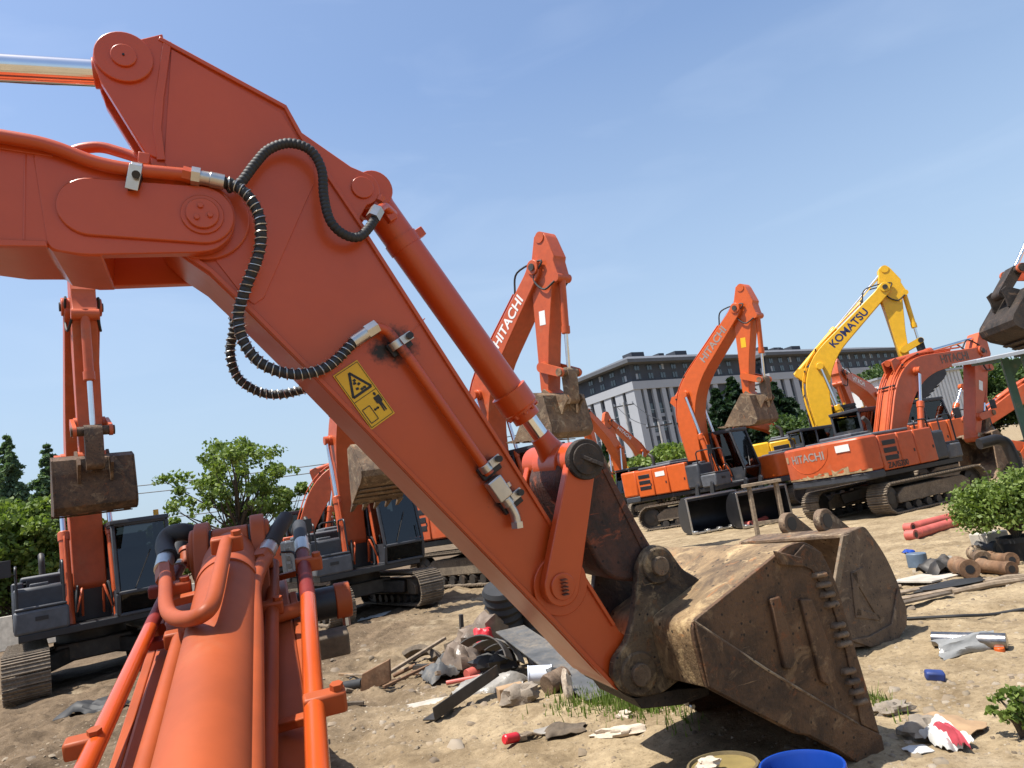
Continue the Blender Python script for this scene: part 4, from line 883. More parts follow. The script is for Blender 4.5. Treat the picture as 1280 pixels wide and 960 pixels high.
# ------------------------------------------------------------------ detached boom lying arched on the ground, lower left
BE = V(-.343, .939, 0); BE = BE/np.linalg.norm(BE); BLt = V(BE[1], -BE[0], 0); BO0 = V(-.82, 1.66, 0)
DB = thing('parked_boom', 'bright orange boom lying arched on the ground with pipes and a ram on its back', 'boom', BO0)
def Q(s, l, z): return BO0+BE*s+BLt*l+V(0, 0, z)
SL = .289; SLN = sqrt(1+SL*SL); e3 = V(*(BE/SLN)[:2], SL/SLN); n3 = np.cross(BLt, e3); n3 = n3 if n3[2] > 0 else -n3
ZC = 1.18
def T(s, l, h): return Q(s, l, 0)+V(0, 0, ZC-.20+SL*s)+n3*h      # h metres above the sloping top plate
def qp(px, py, h):                                               # photo point on the sheet h above the top plate
    return on_plane(px, py, T(0, 0, h), n3)
def db(name, mb, mt, parent=None, bevel=0, smooth=35, label=None): return mk(name, mb, mt, parent or DB, bevel, world=True, smooth=smooth, label=label)
HWB = .245
prof = [(-1.2, ZC-.2-SL*1.2), (1.6, ZC-.2+SL*1.6), (1.95, ZC-.2+SL*1.75), (2.4, 1.42), (4.7, .38), (4.85, .2), (4.7, .02), (2.2, .62), (1.5, .58), (-1.15, .02), (-1.35, .2)]
BB = db('beam', MB().prism(fillet(prof, [.05, .5, .4, .5, .1, .1, .1, .8, .6, .1, .1], 6), lambda a, b, t: Q(a, t, b), -HWB, HWB), 'orange_new', bevel=.012)
for sy in (-1, 1):
    db('top_flange', MB().loft([T(-1.1, sy*HWB, -.004), T(-1.1, sy*(HWB+.03), -.004), T(-1.1, sy*(HWB+.03), -.03), T(-1.1, sy*HWB, -.03)], [T(1.55, sy*HWB, -.004), T(1.55, sy*(HWB+.03), -.004), T(1.55, sy*(HWB+.03), -.03), T(1.55, sy*HWB, -.03)]), 'orange_new', BB, .004)
db('stiffener_plate', MB().prism([(-.9, .25), (.3, .25), (.75, .62), (.7, .8), (.2, .78), (-.9, .45)], lambda a, b, t: Q(a, t, b), HWB, HWB+.03), 'orange_new', BB, .004)
db('foot_boss', MB().cyl(Q(4.65, -.32, .2), Q(4.65, .32, .2), .2, 24), 'orange_new', BB); db('tip_boss', MB().cyl(Q(-1.2, -.3, .2), Q(-1.2, .3, .2), .17, 24), 'orange_new', BB)
# ram
c0 = Q(-1.1, 0, ZC-SL*1.1); c1 = Q(1.62, .03, ZC+SL*1.62); ln = np.linalg.norm(c1-c0)
RM = db('ram_cylinder', MB().lathe(c0, c1, [(0, .06), (0, .13), (.2, .13), (.22, .108), (ln-.52, .108), (ln-.52, .113), (ln-.46, .113), (ln-.46, .108), (ln-.22, .108), (ln-.12, .10), (ln-.02, .09)], 48), 'orange_new')
EYE = Q(1.62, .03, ZC+SL*1.62)
db('ram_eye', MB().cyl(EYE-BLt*.075, EYE+BLt*.075, .10, 32), 'orange_new', RM, .006)
for sy in (-1, 1):
    db('bracket', MB().prism(fillet([(1.35, 1.35), (1.95, 1.4), (1.80, 1.72), (1.66, 1.80), (1.52, 1.74), (1.45, 1.6)], .06), lambda a, b, t: Q(a, t, b), sy*.115+.03-.03, sy*.115+.03+.03), 'orange_new', BB, .006)
    db('bracket_boss', MB().cyl(EYE+BLt*sy*.095, EYE+BLt*sy*.165, .112, 32), 'orange_new', BB, .012)
    db('seal_ring', MB().cyl(EYE+BLt*sy*.076, EYE+BLt*sy*.094, .098, 28), 'rubber', BB)
db('pin', MB().cyl(EYE-BLt*.18, EYE+BLt*.18, .06, 24), 'orange_new', BB, .005)
def pipe(name, pts_, r, mt='orange_new', rad=.07): return db(name, MB().tube(bend_path(pts_, rad), r, 18), mt)
def clamp(p, w_=.07, parent=None, mt='orange_new'):
    cl_ = db('pipe_clamp', MB().box(p, (w_*1.5, .05, w_*.8), np.column_stack([BLt, e3, n3])), mt, parent, .008)
    db('bolt', MB().cyl(p+BLt*w_*.45+n3*w_*.35, p+BLt*w_*.45+n3*w_*.62, .018, 6), mt, cl_); return cl_
# left outer pipe: dark red far end, near boom's shade partly painted in
a = qp(222, 712, .10); b = qp(95, 985, .10)
PL = db('oil_pipe', MB().tube([a+(b-a)*.42, b, b+(b-a)*.2], .0255, 18), 'orange_gloss'); db('shaded_end', MB().tube([a, a+(b-a)*.42], .0257, 18), 'shaded_red', PL)
clamp(a+(b-a)*.16-BLt*.03, .06, PL, 'shaded_red'); clamp(b-(b-a)*.12-BLt*.03, .06, PL)
db('hose_nut', MB().tube([a-(b-a)*.005, a-(b-a)*.04], .035, 6), 'zinc', PL)
# U pipe
U1 = db('oil_pipe', MB().tube(spline([qp(207, 720, .24), qp(207, 738, .24), qp(207, 752, .25), qp(211, 766, .26), qp(222, 773, .285), qp(238, 773, .32), qp(253, 768, .35), qp(264, 757, .36), qp(270, 738, .365), qp(276, 710, .37), qp(283, 677, .37)], 6), .0235, 18), 'orange_new')
db('pipe_flange', MB().tube([qp(205, 706, .20), qp(207, 726, .20)], .036, 6), 'orange_new', U1); db('hose_ferrule', MB().tube([qp(209, 690, .21), qp(204, 712, .20)], .036, 18), 'zinc', U1)
clamp(qp(213, 738, .20)+BLt*.02, .07, U1); clamp(qp(284, 680, .36), .075, U1)
db('clamp_arm', MB().span(qp(216, 752, .17), qp(258, 742, .20), .05, .03, up=n3), 'orange_new', U1, .004)
# left inner pipe
a = qp(226, 797, .09); b = qp(175, 985, .09); P3 = db('oil_pipe', MB().tube([a, b], .028, 18), 'orange_new'); clamp(a, .07, P3)
db('cross_bar', MB().span(qp(186, 806, .05), qp(228, 797, .05), .05, .035, up=n3), 'shaded_red', P3, .005); db('bar_cap', MB().cyl(qp(190, 790, .06), qp(203, 789, .06), .028, 16), 'orange_new', P3)  # cross bar coloured with the painted shade too
# right top pipe with hose
R1_ = pipe('oil_pipe', [qp(331, 698, .20), qp(322, 715, .20), qp(315, 737, .20), qp(317, 780, .20), qp(312, 990, .20)], .031, rad=.09)
db('hose_nut', MB().tube([qp(324, 704, .20), qp(333, 690, .20)], .043, 6), 'orange_new', R1_); db('hose_ferrule', MB().tube([qp(331, 694, .205), qp(340, 677, .22)], .037, 18), 'zinc', R1_)
clamp(qp(311, 725, .19)-BLt*.03, .085, R1_); db('clamp_arm', MB().span(qp(279, 738, .15), qp(326, 728, .17), .055, .028, up=n3), 'orange_new', R1_, .004)
db('hose', MB().tube(spline([qp(338, 681, .22), qp(347, 664, .25), qp(357, 648, .27)], 8), .036, 16), 'rubber', R1_); db('hose_end', MB().tube([qp(352, 655, .22), qp(338, 668, .18), qp(330, 685, .14)], .03, 12), 'rubber', R1_)
# right inner pipe
a = qp(342, 705, .06); b = qp(333, 990, .06); P5 = db('oil_pipe', MB().tube([a, b], .026, 18), 'orange_new'); clamp(qp(338, 760, .07), .065, P5)
# far right pipe, dark red far end with the same shade in its colour
a = qp(378, 692, .12); k1 = qp(385, 748, .12); b = qp(399, 990, .12)
P6 = db('oil_pipe', MB().tube([k1, b], .0285, 18), 'orange_gloss'); db('shaded_end', MB().tube([a, k1], .0287, 18), 'shaded_red', P6)
db('hose_ferrule', MB().tube([a, qp(376, 675, .13)], .034, 18), 'zinc', P6); db('hose', MB().tube(spline([qp(376, 678, .13), qp(375, 666, .14), qp(374, 657, .13), qp(372, 664, .08)], 6), .033, 14), 'rubber', P6)
clamp(qp(380, 706, .12)+BLt*.02, .075, P6); clamp(qp(392, 882, .12)+BLt*.03, .075, P6)
db('clamp_arm', MB().span(qp(348, 722, .02), qp(385, 712, .07), .045, .025, up=n3), 'orange_new', P6, .004); db('clamp_arm', MB().span(qp(348, 908, .02), qp(400, 893, .07), .045, .025, up=n3), 'orange_new', P6, .004)
db('cross_bar', MB().cyl(qp(340, 772, .03), qp(384, 758, .03), .03, 16), 'orange_new', P6, .004)
# left looping hose
db('hose', MB().tube(spline([qp(210, 697, .21), qp(206, 682, .23), qp(212, 669, .26), qp(230, 665, .27), qp(248, 672, .22), qp(250, 690, .1)], 8), .040, 16), 'rubber')
db('hose', MB().tube(spline([qp(220, 700, .12), qp(222, 684, .15), qp(236, 676, .16), qp(252, 684, .1)], 8), .034, 14), 'rubber')
db('valve_stub', MB().cyl(qp(234, 706, .1), qp(233, 692, .14), .028, 14).cyl(qp(233, 692, .14), qp(233, 688, .15), .034, 14), 'orange_new', BB)
# boom ram pin sticking out on the right
pa = qp(388, 758, -.12); axp = BLt
PN = db('ram_pin', MB().cyl(pa-axp*.25, pa+axp*.13, .072, 28), 'black', BB); db('pin_collar', MB().cyl(pa+axp*.11, pa+axp*.18, .080, 28), 'orange_new', PN, .005); db('pin_lock', MB().cyl(pa+axp*.15-V(0, 0, .08), pa+axp*.15-V(0, 0, .115), .018, 8), 'zinc', PN)
db('pin_boss', MB().cyl(pa-axp*.3, pa-axp*.12, .12, 28), 'orange_new', BB, .006)
db('rubber_pad', MB().box(qp(404, 806, -.12), (.20, .09, .09), np.column_stack([BLt, e3, n3])), 'wood_dark', BB, .008)
db('cable', MB().tube(spline([qp(352, 690, .1), qp(368, 692, .12), qp(372, 720, .08), qp(376, 750, .03), qp(380, 775, .0)], 6), .006, 6), 'rubber', BB)

# ------------------------------------------------------------------ vegetation
def cards(centres, size, rng, flat=.0, asp=1.5, droop=None):
    n = len(centres); c = np.asarray(centres); th = rng.random(n)*2*pi; ph = np.arccos(rng.random(n)*2-1)
    u = np.stack([np.sin(ph)*np.cos(th), np.sin(ph)*np.sin(th), np.cos(ph)*(1-flat)], 1); u /= np.linalg.norm(u, axis=1)[:, None]
    r_ = rng.normal(size=(n, 3)); v = np.cross(u, r_); v /= np.linalg.norm(v, axis=1)[:, None]
    sz = (size*(.6+.8*rng.random(n)))[:, None]; w_ = np.cross(u, v)
    a = c+u*sz*asp*.5; b = c+v*sz*.5+w_*sz*.12; d = c-u*sz*asp*.5; e = c-v*sz*.5+w_*sz*.12
    return np.stack([a, b, d, e], 1).reshape(-1, 3)
def card_obj(name, V4, mt, parent=None, loc=(0, 0, 0), **kw):
    n = len(V4)//4; me = bpy.data.meshes.new(name); me.vertices.add(len(V4)); me.vertices.foreach_set('co', np.ascontiguousarray(V4, dtype=np.float32).ravel())
    me.loops.add(n*4); me.loops.foreach_set('vertex_index', np.arange(n*4)); me.polygons.add(n); me.polygons.foreach_set('loop_start', np.arange(0, n*4, 4)); me.update(calc_edges=True)
    me.materials.append(M_[mt]); o = bpy.data.objects.new(name, me); COL.objects.link(o); o.location = loc
    if parent: o.parent = parent
    return tag(o, **kw)
def broad_tree(label, loc, h, r, trunk_h, mt, seed, clumps=70, per=90, leaf=.16, group=None, name='tree', spread=1.0):
    rng = np.random.default_rng(seed); x, y = loc; root = thing(name, label, 'tree', (x, y, gh(x, y)-.02), 0, group)
    br = MB(); tips = []
    br.tube(spline([(0, 0, -.1), (.05*h*.1, 0, trunk_h*.5), (-.03*h*.1, .02, trunk_h), (0, 0, h*.72)], 5), list(np.linspace(h*.022, h*.006, 16)), 8)
    ch = h-trunk_h*.8; cz = trunk_h*.8+ch*.5
    cl = []
    while len(cl) < clumps:
        p = rng.normal(size=3); p /= np.linalg.norm(p); q = p*(.35+.65*rng.random()**.5)
        lob = 1+.28*sin(3*atan2(p[1], p[0])+seed)+.15*sin(7*p[2]+seed)
        cl.append(np.array((q[0]*r*lob, q[1]*r*lob, cz+q[2]*ch*.5*(1.0 if q[2] > 0 else .85))))
    for p in cl[::2]:
        z0 = trunk_h*(.75+.5*rng.random()); a = np.array((0, 0, min(z0, p[2]-.1*h))); mid = (a+p)/2+np.array((0, 0, -.04*h))+rng.normal(size=3)*.02*h
        br.tube(spline([a, mid, p], 4), list(np.linspace(h*.009, h*.0015, 9)), 5, cap=False)
    mk('trunk', br, 'bark', root)
    pts_ = []
    for p in cl:
        k = int(per*(.5+rng.random())); d = rng.normal(size=(k, 3)); d /= np.linalg.norm(d, axis=1)[:, None]; rad = r*(.13+.12*rng.random())*spread
        pts_.append(p+d*(rng.random((k, 1))**.45)*rad*np.array((1.15, 1.15, .8)))
    card_obj('crown', cards(np.concatenate(pts_), leaf, rng, asp=1.35), mt, root); return root
def conifer(label, loc, h, r, mt, seed, n=9000, leaf=.3, group=None, bare=.06):
    rng = np.random.default_rng(seed); x, y = loc; root = thing('conifer', label, 'tree', (x, y, gh(x, y)-.02), 0, group)
    br = MB().tube([(0, 0, -.1), (0, 0, h*.6), (0, 0, h)], [h*.016, h*.009, .01], 7)
    pts_ = []; tiers = int(h*3.2)
    for i in range(tiers):
        t = i/tiers; z = h*(bare+(1-bare)*t); rr = r*(1-t)**.75*(.75+.45*rng.random()); k = max(3, int(7*(1-t)+3)); a0 = rng.random()*6
        for j in range(k):
            a = a0+2*pi*j/k+rng.normal()*.25; rl = rr*(.65+.55*rng.random()); e = np.array((cos(a)*rl, sin(a)*rl, -rl*.18+rng.normal()*.05*h*.1))
            br.tube([(0, 0, z), np.array((0, 0, z))+e], [.02, .008], 4, cap=False)
            m_ = max(6, int(n/(tiers*8))); tt = rng.random(m_)**.6
            pts_.append(np.array((0, 0, z))+e*tt[:, None]+rng.normal(size=(m_, 3))*np.array((.16, .16, .10))*rl*.6)
    mk('trunk', br, 'bark', root); card_obj('crown', cards(np.concatenate(pts_), leaf, rng, asp=1.8), mt, root); return root
def px_loc(px, Y, py=640):
    p = atY(px, py, Y); return (float(p[0]), float(Y))
def tree_at(px_top, py_top, Y):                                   # base position and height so that the top lands there
    p = atY(px_top, py_top, Y); return (float(p[0]), float(Y)), float(p[2])
loc, h = tree_at(287, 545, 34); broad_tree('open crowned leafy tree with dark branches between the two dark cabs', loc, h, 2.75, 3.0, 'leaf', 11, 120, 62, .14, spread=.72)
loc, h = tree_at(222, 640, 37); broad_tree('low leafy tree half hidden by the dark cab and looped hose', loc, h*.98, 1.8, 1.2, 'leaf', 21, 55, 90, .16, spread=.9)
loc, h = tree_at(345, 600, 38); broad_tree('leafy tree growing close behind the open crowned one', loc, h, 1.7, 2.0, 'leaf', 14, 60, 85, .16, spread=.85)
loc, h = tree_at(412, 588, 38); broad_tree('small leafy tree seen between two orange booms', loc, h, 1.7, 1.5, 'leaf', 13, 60, 85, .16, spread=.9)
loc, h = tree_at(8, 541, 44); conifer('tall blue green conifer at the end of the yard', loc, h, 2.6, 'leaf_cool', 3, 34000, .17)
loc, h = tree_at(58, 552, 46); conifer('tall blue green conifer behind the raised dark bucket', loc, h, 2.3, 'leaf_cool', 4, 30000, .17)
for i, (px, py, Y, r_, lb) in enumerate(((12, 628, 30, 2.6, 'dense light green tree at the foot of the tall conifer'), (52, 620, 31, 2.4, 'light green tree behind the raised dark bucket and handrail'), (-45, 640, 29, 2.6, 'light green tree at the end of the row beside the low grey wall'), (95, 668, 33, 2.2, 'light green bushy tree behind the orange boom foot'))):
    loc, h = tree_at(px, py, Y); broad_tree(lb, loc, h, r_, 1.2, 'leaf', 30+i, 90, 130, .17, spread=1.0)
cd = ((893, 484, 62, 3.0), (913, 470, 64, 3.4), (934, 478, 60, 3.2), (962, 476, 61, 3.6), (985, 496, 63, 3.2), (874, 510, 60, 2.4))
for i, (px, py, Y, r_) in enumerate(cd):
    loc, h = tree_at(px, py, Y); conifer(('dark green cedar close behind the clean orange boom', 'tallest pointed dark cedar, between orange boom and upright arm', 'dark green cedar directly behind the upright orange arm', 'broad dark cedar behind the hanging tan bucket', 'dark cedar at the end of the row beside a lighter tree', 'short dark cedar at the foot of the clean orange boom')[i], loc, h, r_, 'leaf_dark', 50+i, 16000, .28, 'cedars in front of the long building')
for i, (px, py, Y, r_) in enumerate(((757, 548, 66, 2.2), (780, 572, 66, 2.2), (742, 575, 66, 2.0))):
    loc, h = tree_at(px, py, Y); conifer(('tallest dark conifer behind the small far excavator', 'dark conifer under the small lettered boom', 'short dark conifer beside the toothed brown bucket')[i], loc, h, r_, 'leaf_dark', 60+i, 6000, .4, 'conifers behind the small far excavator')
for i, (px, py, Y, r_, mt, lb) in enumerate(((845, 555, 48, 3.0, 'leaf', 'bright green tree behind the clean orange excavator'), (818, 570, 50, 2.6, 'leaf', 'bright green bush under the small far lettered boom'), (1012, 512, 55, 3.0, 'leaf_mid', 'green tree beside the last cedar and low orange arm'),
        (1092, 462, 62, 3.2, 'leaf_mid', 'tall green tree behind the yellow arm'), (1130, 464, 64, 3.2, 'leaf_mid', 'tall green tree behind the black bucket'), (1172, 462, 60, 3.8, 'leaf_mid', 'green tree above the white container roof'), (1215, 455, 62, 4.2, 'leaf_mid', 'green tree behind the upright arm by the container'), (1258, 448, 60, 4.2, 'leaf_mid', 'green tree beyond the shed roof and container'), (1075, 500, 50, 2.4, 'leaf', 'bright green bush between the far lettered booms'), (1310, 440, 60, 4.5, 'leaf_mid', 'green tree furthest along behind the shed'))):
    loc, h = tree_at(px, py, Y); broad_tree(lb, loc, h, r_, max(.6, h*.2), mt, 80+i, 90, 130, .22, spread=1.15)

# ------------------------------------------------------------------ long pale building with dark top storeys
def building(label, A, ex, length, depth, ez_w, ez_t, wins, seedoff, hip=True, lwins=()):
    A = V(*A, 0); ex = V(*ex, 0); ey = V(-ex[1], ex[0], 0)        # ex along the front, ey backwards
    r = thing('building', label, 'building', A, 0)
    B = lambda a, d, z: A+ex*a+ey*d+V(0, 0, z)
    RR = np.column_stack([ex, ey, V(0, 0, 1)])
    def pm(name, mb, mt, parent=None, bevel=0): return mk(name, mb, mt, parent or r, bevel, world=True)
    def bx(a0, a1, d0, d1, z0, z1): return MB().box(B((a0+a1)/2, (d0+d1)/2, (z0+z1)/2), (a1-a0, d1-d0, z1-z0), RR)
    FL = 3.25
    def face(L_, wins_, side):
        # white piers with recessed strips of windows between them
        xs = [0.0]; 
        def slab(a0, a1, z0, z1, d0, d1): return bx(a0, a1, d0, d1, z0, z1) if side == 0 else bx(d0, d1, a0, a1, z0, z1)
        last = .6 if side else 0.0
        for (a0, a1) in wins_:
            pm('pier', slab(last, a0, 0, ez_w-1.4, 0, .6), 'wallwhite')
            st = pm('window_strip', slab(a0, a1, 0, ez_w-1.4, .45, .6), 'walldark')
            gm = MB(); fm = MB(); nf = int((ez_w-1.4)/FL)
            for f in range(nf):
                z0 = f*FL+.9; k = max(1, round((a1-a0)/1.0))
                for j in range(k):
                    u0 = a0+(a1-a0)*(j+.06)/k; u1 = a0+(a1-a0)*(j+.94)/k
                    g_ = slab(u0, u1, z0, z0+1.7, .40, .44); gm.add(g_.v, g_.f)
                    for zz in (z0+.55,):
                        g_ = slab(u0, u1, zz, zz+.10, .36, .40); fm.add(g_.v, g_.f)
                    if (f*7+j*3+int(a0*5)) % 3 == 0:
                        g_ = slab(u0, u1, z0-.75, z0-.15, .38, .44); fm.add(g_.v, g_.f)
            pm('panes', gm, 'winglass', st); pm('rails', fm, 'winframe', st); last = a1
        pm('pier', slab(last, L_, 0, ez_w-1.4, 0, .6), 'wallwhite')
    face(length, wins, 0); face(depth, lwins, 1)
    pm('parapet_band', bx(-.15, length+.15, -.15, depth, ez_w-1.4, ez_w), 'wallwhite')
    pm('core', bx(.6, length-.1, .6, depth-.1, 0, ez_w-1.5), 'walldark')
    up = pm('upper_storeys', bx(.5, length-.5, .5, depth, ez_w, ez_t-.9), 'walldark')
    nf = 2; hgt = (ez_t-.9-ez_w)/nf
    for f in range(nf):
        for L_, sd in ((length, 0), (depth, 1)):
            k = int(L_/3.1)
            for j in range(k):
                a = 1.6+j*(L_-3)/k; z = ez_w+f*hgt+.45
                for q in range(2):
                    u0 = a+q*.62; u1 = u0+.5
                    pm('window', bx(u0, u1, .42, .498, z, z+hgt*.62) if sd == 0 else bx(.42, .498, u0, u1, z, z+hgt*.62), 'winframe' if (j*5+f*3+q) % 7 == 0 else 'winglass', up)
    pm('eaves', bx(-1.2, length+1.2, -1.2, depth+1.2, ez_t-.9, ez_t-.3), 'roofgrey')
    e = 1.2; z0 = ez_t-.298; z1 = ez_t+1.9; i_ = min(depth/2, 6.0)
    P_ = [B(-e, -e, z0), B(length+e, -e, z0), B(length+e, depth+e, z0), B(-e, depth+e, z0), B(i_, i_, z1), B(length-i_, i_, z1), B(length-i_, depth-i_, z1), B(i_, depth-i_, z1)]
    rf = pm('roof', MB().add(P_, [(0, 3, 2, 1), (4, 5, 6, 7), (0, 1, 5, 4), (1, 2, 6, 5), (2, 3, 7, 6), (3, 0, 4, 7)]), 'roofgrey')
    for k, a in enumerate((i_+1.5, i_+8.5, i_+13)):
        if a < length-i_: pm('roof_vent', bx(a, a+(3.2 if k != 1 else 1.4), i_+.5, i_+3, z1-.05, z1+(.95 if k != 1 else .6)), 'walldark', rf)
bdir = V(.826, .563); ba_ = V(20.2, 120)
lw = [(2.2, 3.0), (5.0, 6.1), (8.0, 9.1), (11, 12)]
building('long pale building with dark top storeys, corner end behind the cedars', (20.2, 120), tuple(bdir), 30, 15, 19.56, 23.6, [(1.6, 2.2), (3.0, 4.4), (5.2, 6.6), (7.6, 8.5), (9.4, 13.0), (14.4, 15.2), (16, 17.4), (18.6, 20.0), (21.2, 24.0), (25.2, 26.4)], 1, lwins=lw)
b2 = ba_+bdir*37
building('long pale building with dark top storeys behind the yellow boom', tuple(b2), tuple(bdir), 52, 16, 19.56, 23.9, [(3+i*3.0, 4.3+i*3.0) for i in range(4)]+[(16, 20)]+[(22+i*3, 23.3+i*3) for i in range(4)]+[(35.5, 39.5)]+[(41.5+i*3, 42.8+i*3) for i in range(3)], 2, lwins=[(2, 3), (5, 6), (8, 9), (11, 12)])
b3 = ba_+bdir*62+V(-.563, .826)*22
building('taller dark roofed block rising behind the long pale building', tuple(b3), tuple(bdir), 40, 18, 24, 29.5, [(3+i*4, 4.5+i*4) for i in range(8)], 3, lwins=[(3, 5), (8, 10)])
# ------------------------------------------------------------------ white container office
co = V(*px_loc(1142, 42), 0); cdir = V(.93, .37, 0); cdir /= np.linalg.norm(cdir); cbk = V(-cdir[1], cdir[0], 0)
CT = thing('container_office', 'white corrugated container office with a barred window', 'container', co, 0)
RC = np.column_stack([cdir, cbk, V(0, 0, 1)])
z_c = float(atY(1180, 462, 43)[2]); Lc = 7.0
def cm(name, mb, mt, parent=None, bevel=0): return mk(name, mb, mt, parent or CT, bevel, world=True)
cm('wall', MB().box(co+cdir*Lc/2+cbk*1.3+V(0, 0, z_c/2), (Lc, 2.4, z_c), RC), 'corr')
for k in range(23):
    u = .15+k*.30
    if 1.0 < u < 3.6: 
        for (a, b) in ((0.05, z_c-2.6), (z_c-.95, z_c-.1)): cm('rib', MB().box(co+cdir*u+cbk*.07+V(0, 0, (a+b)/2), (.15, .07, b-a), RC), 'corr')
    else: cm('rib', MB().box(co+cdir*u+cbk*.07+V(0, 0, z_c/2), (.15, .07, z_c-.2), RC), 'corr')
cm('roof', MB().box(co+cdir*Lc/2+cbk*1.3+V(0, 0, z_c+.05), (Lc+.3, 2.8, .12), RC), 'roofedge')
wn = cm('window', MB().box(co+cdir*2.3+cbk*.06+V(0, 0, z_c-1.78), (2.3, .06, 1.5), RC), 'winglass')
for k in range(9): cm('bar', MB().box(co+cdir*(1.25+k*.26)+cbk*.0+V(0, 0, z_c-1.78), (.04, .04, 1.6), RC), 'winframe', wn)
for k in range(3): cm('bar', MB().box(co+cdir*2.3+cbk*-.045+V(0, 0, z_c-2.4+k*.6), (2.4, .04, .04), RC), 'winframe', wn)
# ------------------------------------------------------------------ open shed roof on green posts
sa = atY(1222, 454, 11.2); sz = float(sa[2]); SYAW = radians(-20); sfx = V(cos(SYAW), sin(SYAW), 0); sfy = V(-sin(SYAW), cos(SYAW), 0)
SH = thing('open_shed', 'low sheet roof on green steel posts beside the bushes', 'shed', (sa[0]+sfx[0]*2, sa[1]+sfx[1]*2, gh(sa[0]+2, sa[1])))
SR = np.column_stack([sfx, sfy, V(0, 0, 1)]); S0 = V(sa[0], sa[1], 0)
def sm(name, mb, mt, parent=None, bevel=0): return mk(name, mb, mt, parent or SH, bevel, world=True)
rf = sm('roof', MB().prism([(0, sz), (1.7, sz+.16), (1.7, sz+.21), (0, sz+.06)], lambda d, z, t: S0+sfx*t+sfy*d+V(0, 0, z), 0, 5.2), 'roofedge', bevel=.005)
for k in range(8): sm('purlin', MB().span(S0+sfx*(.3+k*.65)+sfy*.1+V(0, 0, sz-.02), S0+sfx*(.3+k*.65)+sfy*1.6+V(0, 0, sz+.12), .06, .06), 'greenpost', rf)
for dx, dy in ((.72, .3), (4.6, .3), (.72, 1.4), (4.6, 1.4)):
    p = S0+sfx*dx+sfy*dy; zt = sz+.09*dy-.03; ps = sm('post', MB().box(p+V(0, 0, zt/2-.03), (.11, .11, zt+.06), SR), 'greenpost', bevel=.005)
    sm('gusset', MB().prism([(-.05, zt-.05), (.3, zt-.05), (.0, zt-.42), (-.05, zt-.42)], lambda a, b, t: p+sfx*a+sfy*t+V(0, 0, b), -.02, .02), 'greenpost', ps)
# ------------------------------------------------------------------ poles and wires
def pole(label, px, py, Y, arm_w=2.2):
    p = atY(px, py, Y); r = thing('utility_pole', label, 'pole', (p[0], Y, 0)); h = p[2]
    mk('shaft', MB().tube([(p[0], Y, -.2), (p[0], Y, h)], [.17, .10], 12), 'concpole', r, world=True)
    for dz in (.35,): mk('cross_arm', MB().box((p[0], Y, h-dz), (arm_w, .12, .12)), 'steel_dark', r, world=True)
    for dz in (.35,):
        for k in (-1, -.4, .4, 1): mk('insulator', MB().cyl((p[0]+k*arm_w*.45, Y, h-dz+.06), (p[0]+k*arm_w*.45, Y, h-dz+.3), .05, 8), 'wallwhite', r, world=True)
    return p
p1_ = pole('concrete utility pole with crossarms before the pale building corner', 779, 503, 75)
p2_ = pole('concrete utility pole in front of the bright green tree', 823, 527, 60)
wl = [((-300, 640), (700, 535)), ((-300, 651), (700, 543)), ((-300, 690), (700, 572))]
for k, (a, b) in enumerate(wl):
    A_ = atY(*a, 62); B_ = atY(*b, 62); mb = MB(); mb.tube([A_*(1-t)+B_*t-V(0, 0, 1.2*4*t*(1-t)) for t in np.linspace(0, 1, 40)], .04, 5)
    mk('overhead_wire', mb, 'rubber', None, label='thin overhead power wire crossing the sky behind the open crowned tree', cat='wire', group='overhead wires', base=True)
for k, dz in enumerate((0, .0)):
    xo = (.9, -.9)[k]; a = V(p1_[0]+xo, 75, p1_[2]-.1); b = V(p2_[0]+xo, 60, p2_[2]-.1); mb = MB().tube([a*(1-t)+b*t-V(0, 0, .5*4*t*(1-t)) for t in np.linspace(0, 1, 16)], .03, 5)
    mk('pole_wire', mb, 'rubber', None, label='sagging wire strung between the two concrete poles', cat='wire', group='wires between the concrete poles', base=True)
lp = atY(692, 482, 42); LM = thing('street_lamp', 'grey street lamp head beside the tall lettered excavator', 'street lamp', (lp[0], 42, 0))
mk('post', MB().tube([(lp[0]+.25, 42, -.1), (lp[0]+.25, 42, lp[2])], [.09, .05], 10), 'concpole', LM, world=True)
mk('lamp_head', MB().span((lp[0]+.25, 42, lp[2]-.05), (lp[0]-.75, 42, lp[2]+.02), .25, .10).box((lp[0]-.45, 42, lp[2]-.22), (.3, .2, .25)), 'winframe', LM, .02, world=True)
# low boundary wall behind the left trees
wa = ground(-60, 820); mk('boundary_wall', MB().box((-17.5, 24, .55), (14, .25, 1.1)), 'concrete', None, .02, label='low pale concrete wall behind the handrailed excavator', cat='wall', base=True)

# ------------------------------------------------------------------ spare buckets and yard clutter
PS2 = radians(33); D2 = V(cos(PS2), sin(PS2), 0); N2 = V(-sin(PS2), cos(PS2), 0); g0 = ground(1085, 806, .02); P20 = g0
def s2(px, py, off=0.): 
    p = on_plane(px, py, P20+N2*off, N2); return (float((p-P20) @ D2), float(p[2]))
f2 = lambda a, b, t: V(P20[0], P20[1], 0)+D2*a+N2*t+V(0, 0, b)
SB = thing('spare_bucket', 'brown detached bucket standing on the dirt behind the arm\'s own bucket', 'bucket', (g0[0], g0[1], gh(g0[0], g0[1])))
def sb_(name, mb, mt='rust_dust', parent=None, bevel=.005): return mk(name, mb, mt, parent or SB, bevel, world=True)
op = [(1054, 668), (1080, 657), (1106, 692), (1127, 740), (1130, 778), (1118, 799), (1086, 808), (1030, 812)]
o_2 = fillet([s2(*p) for p in op], [0, .05, .2, .2, .12, .12, .1, 0], 5); ccn = np.array(s2(1072, 745))
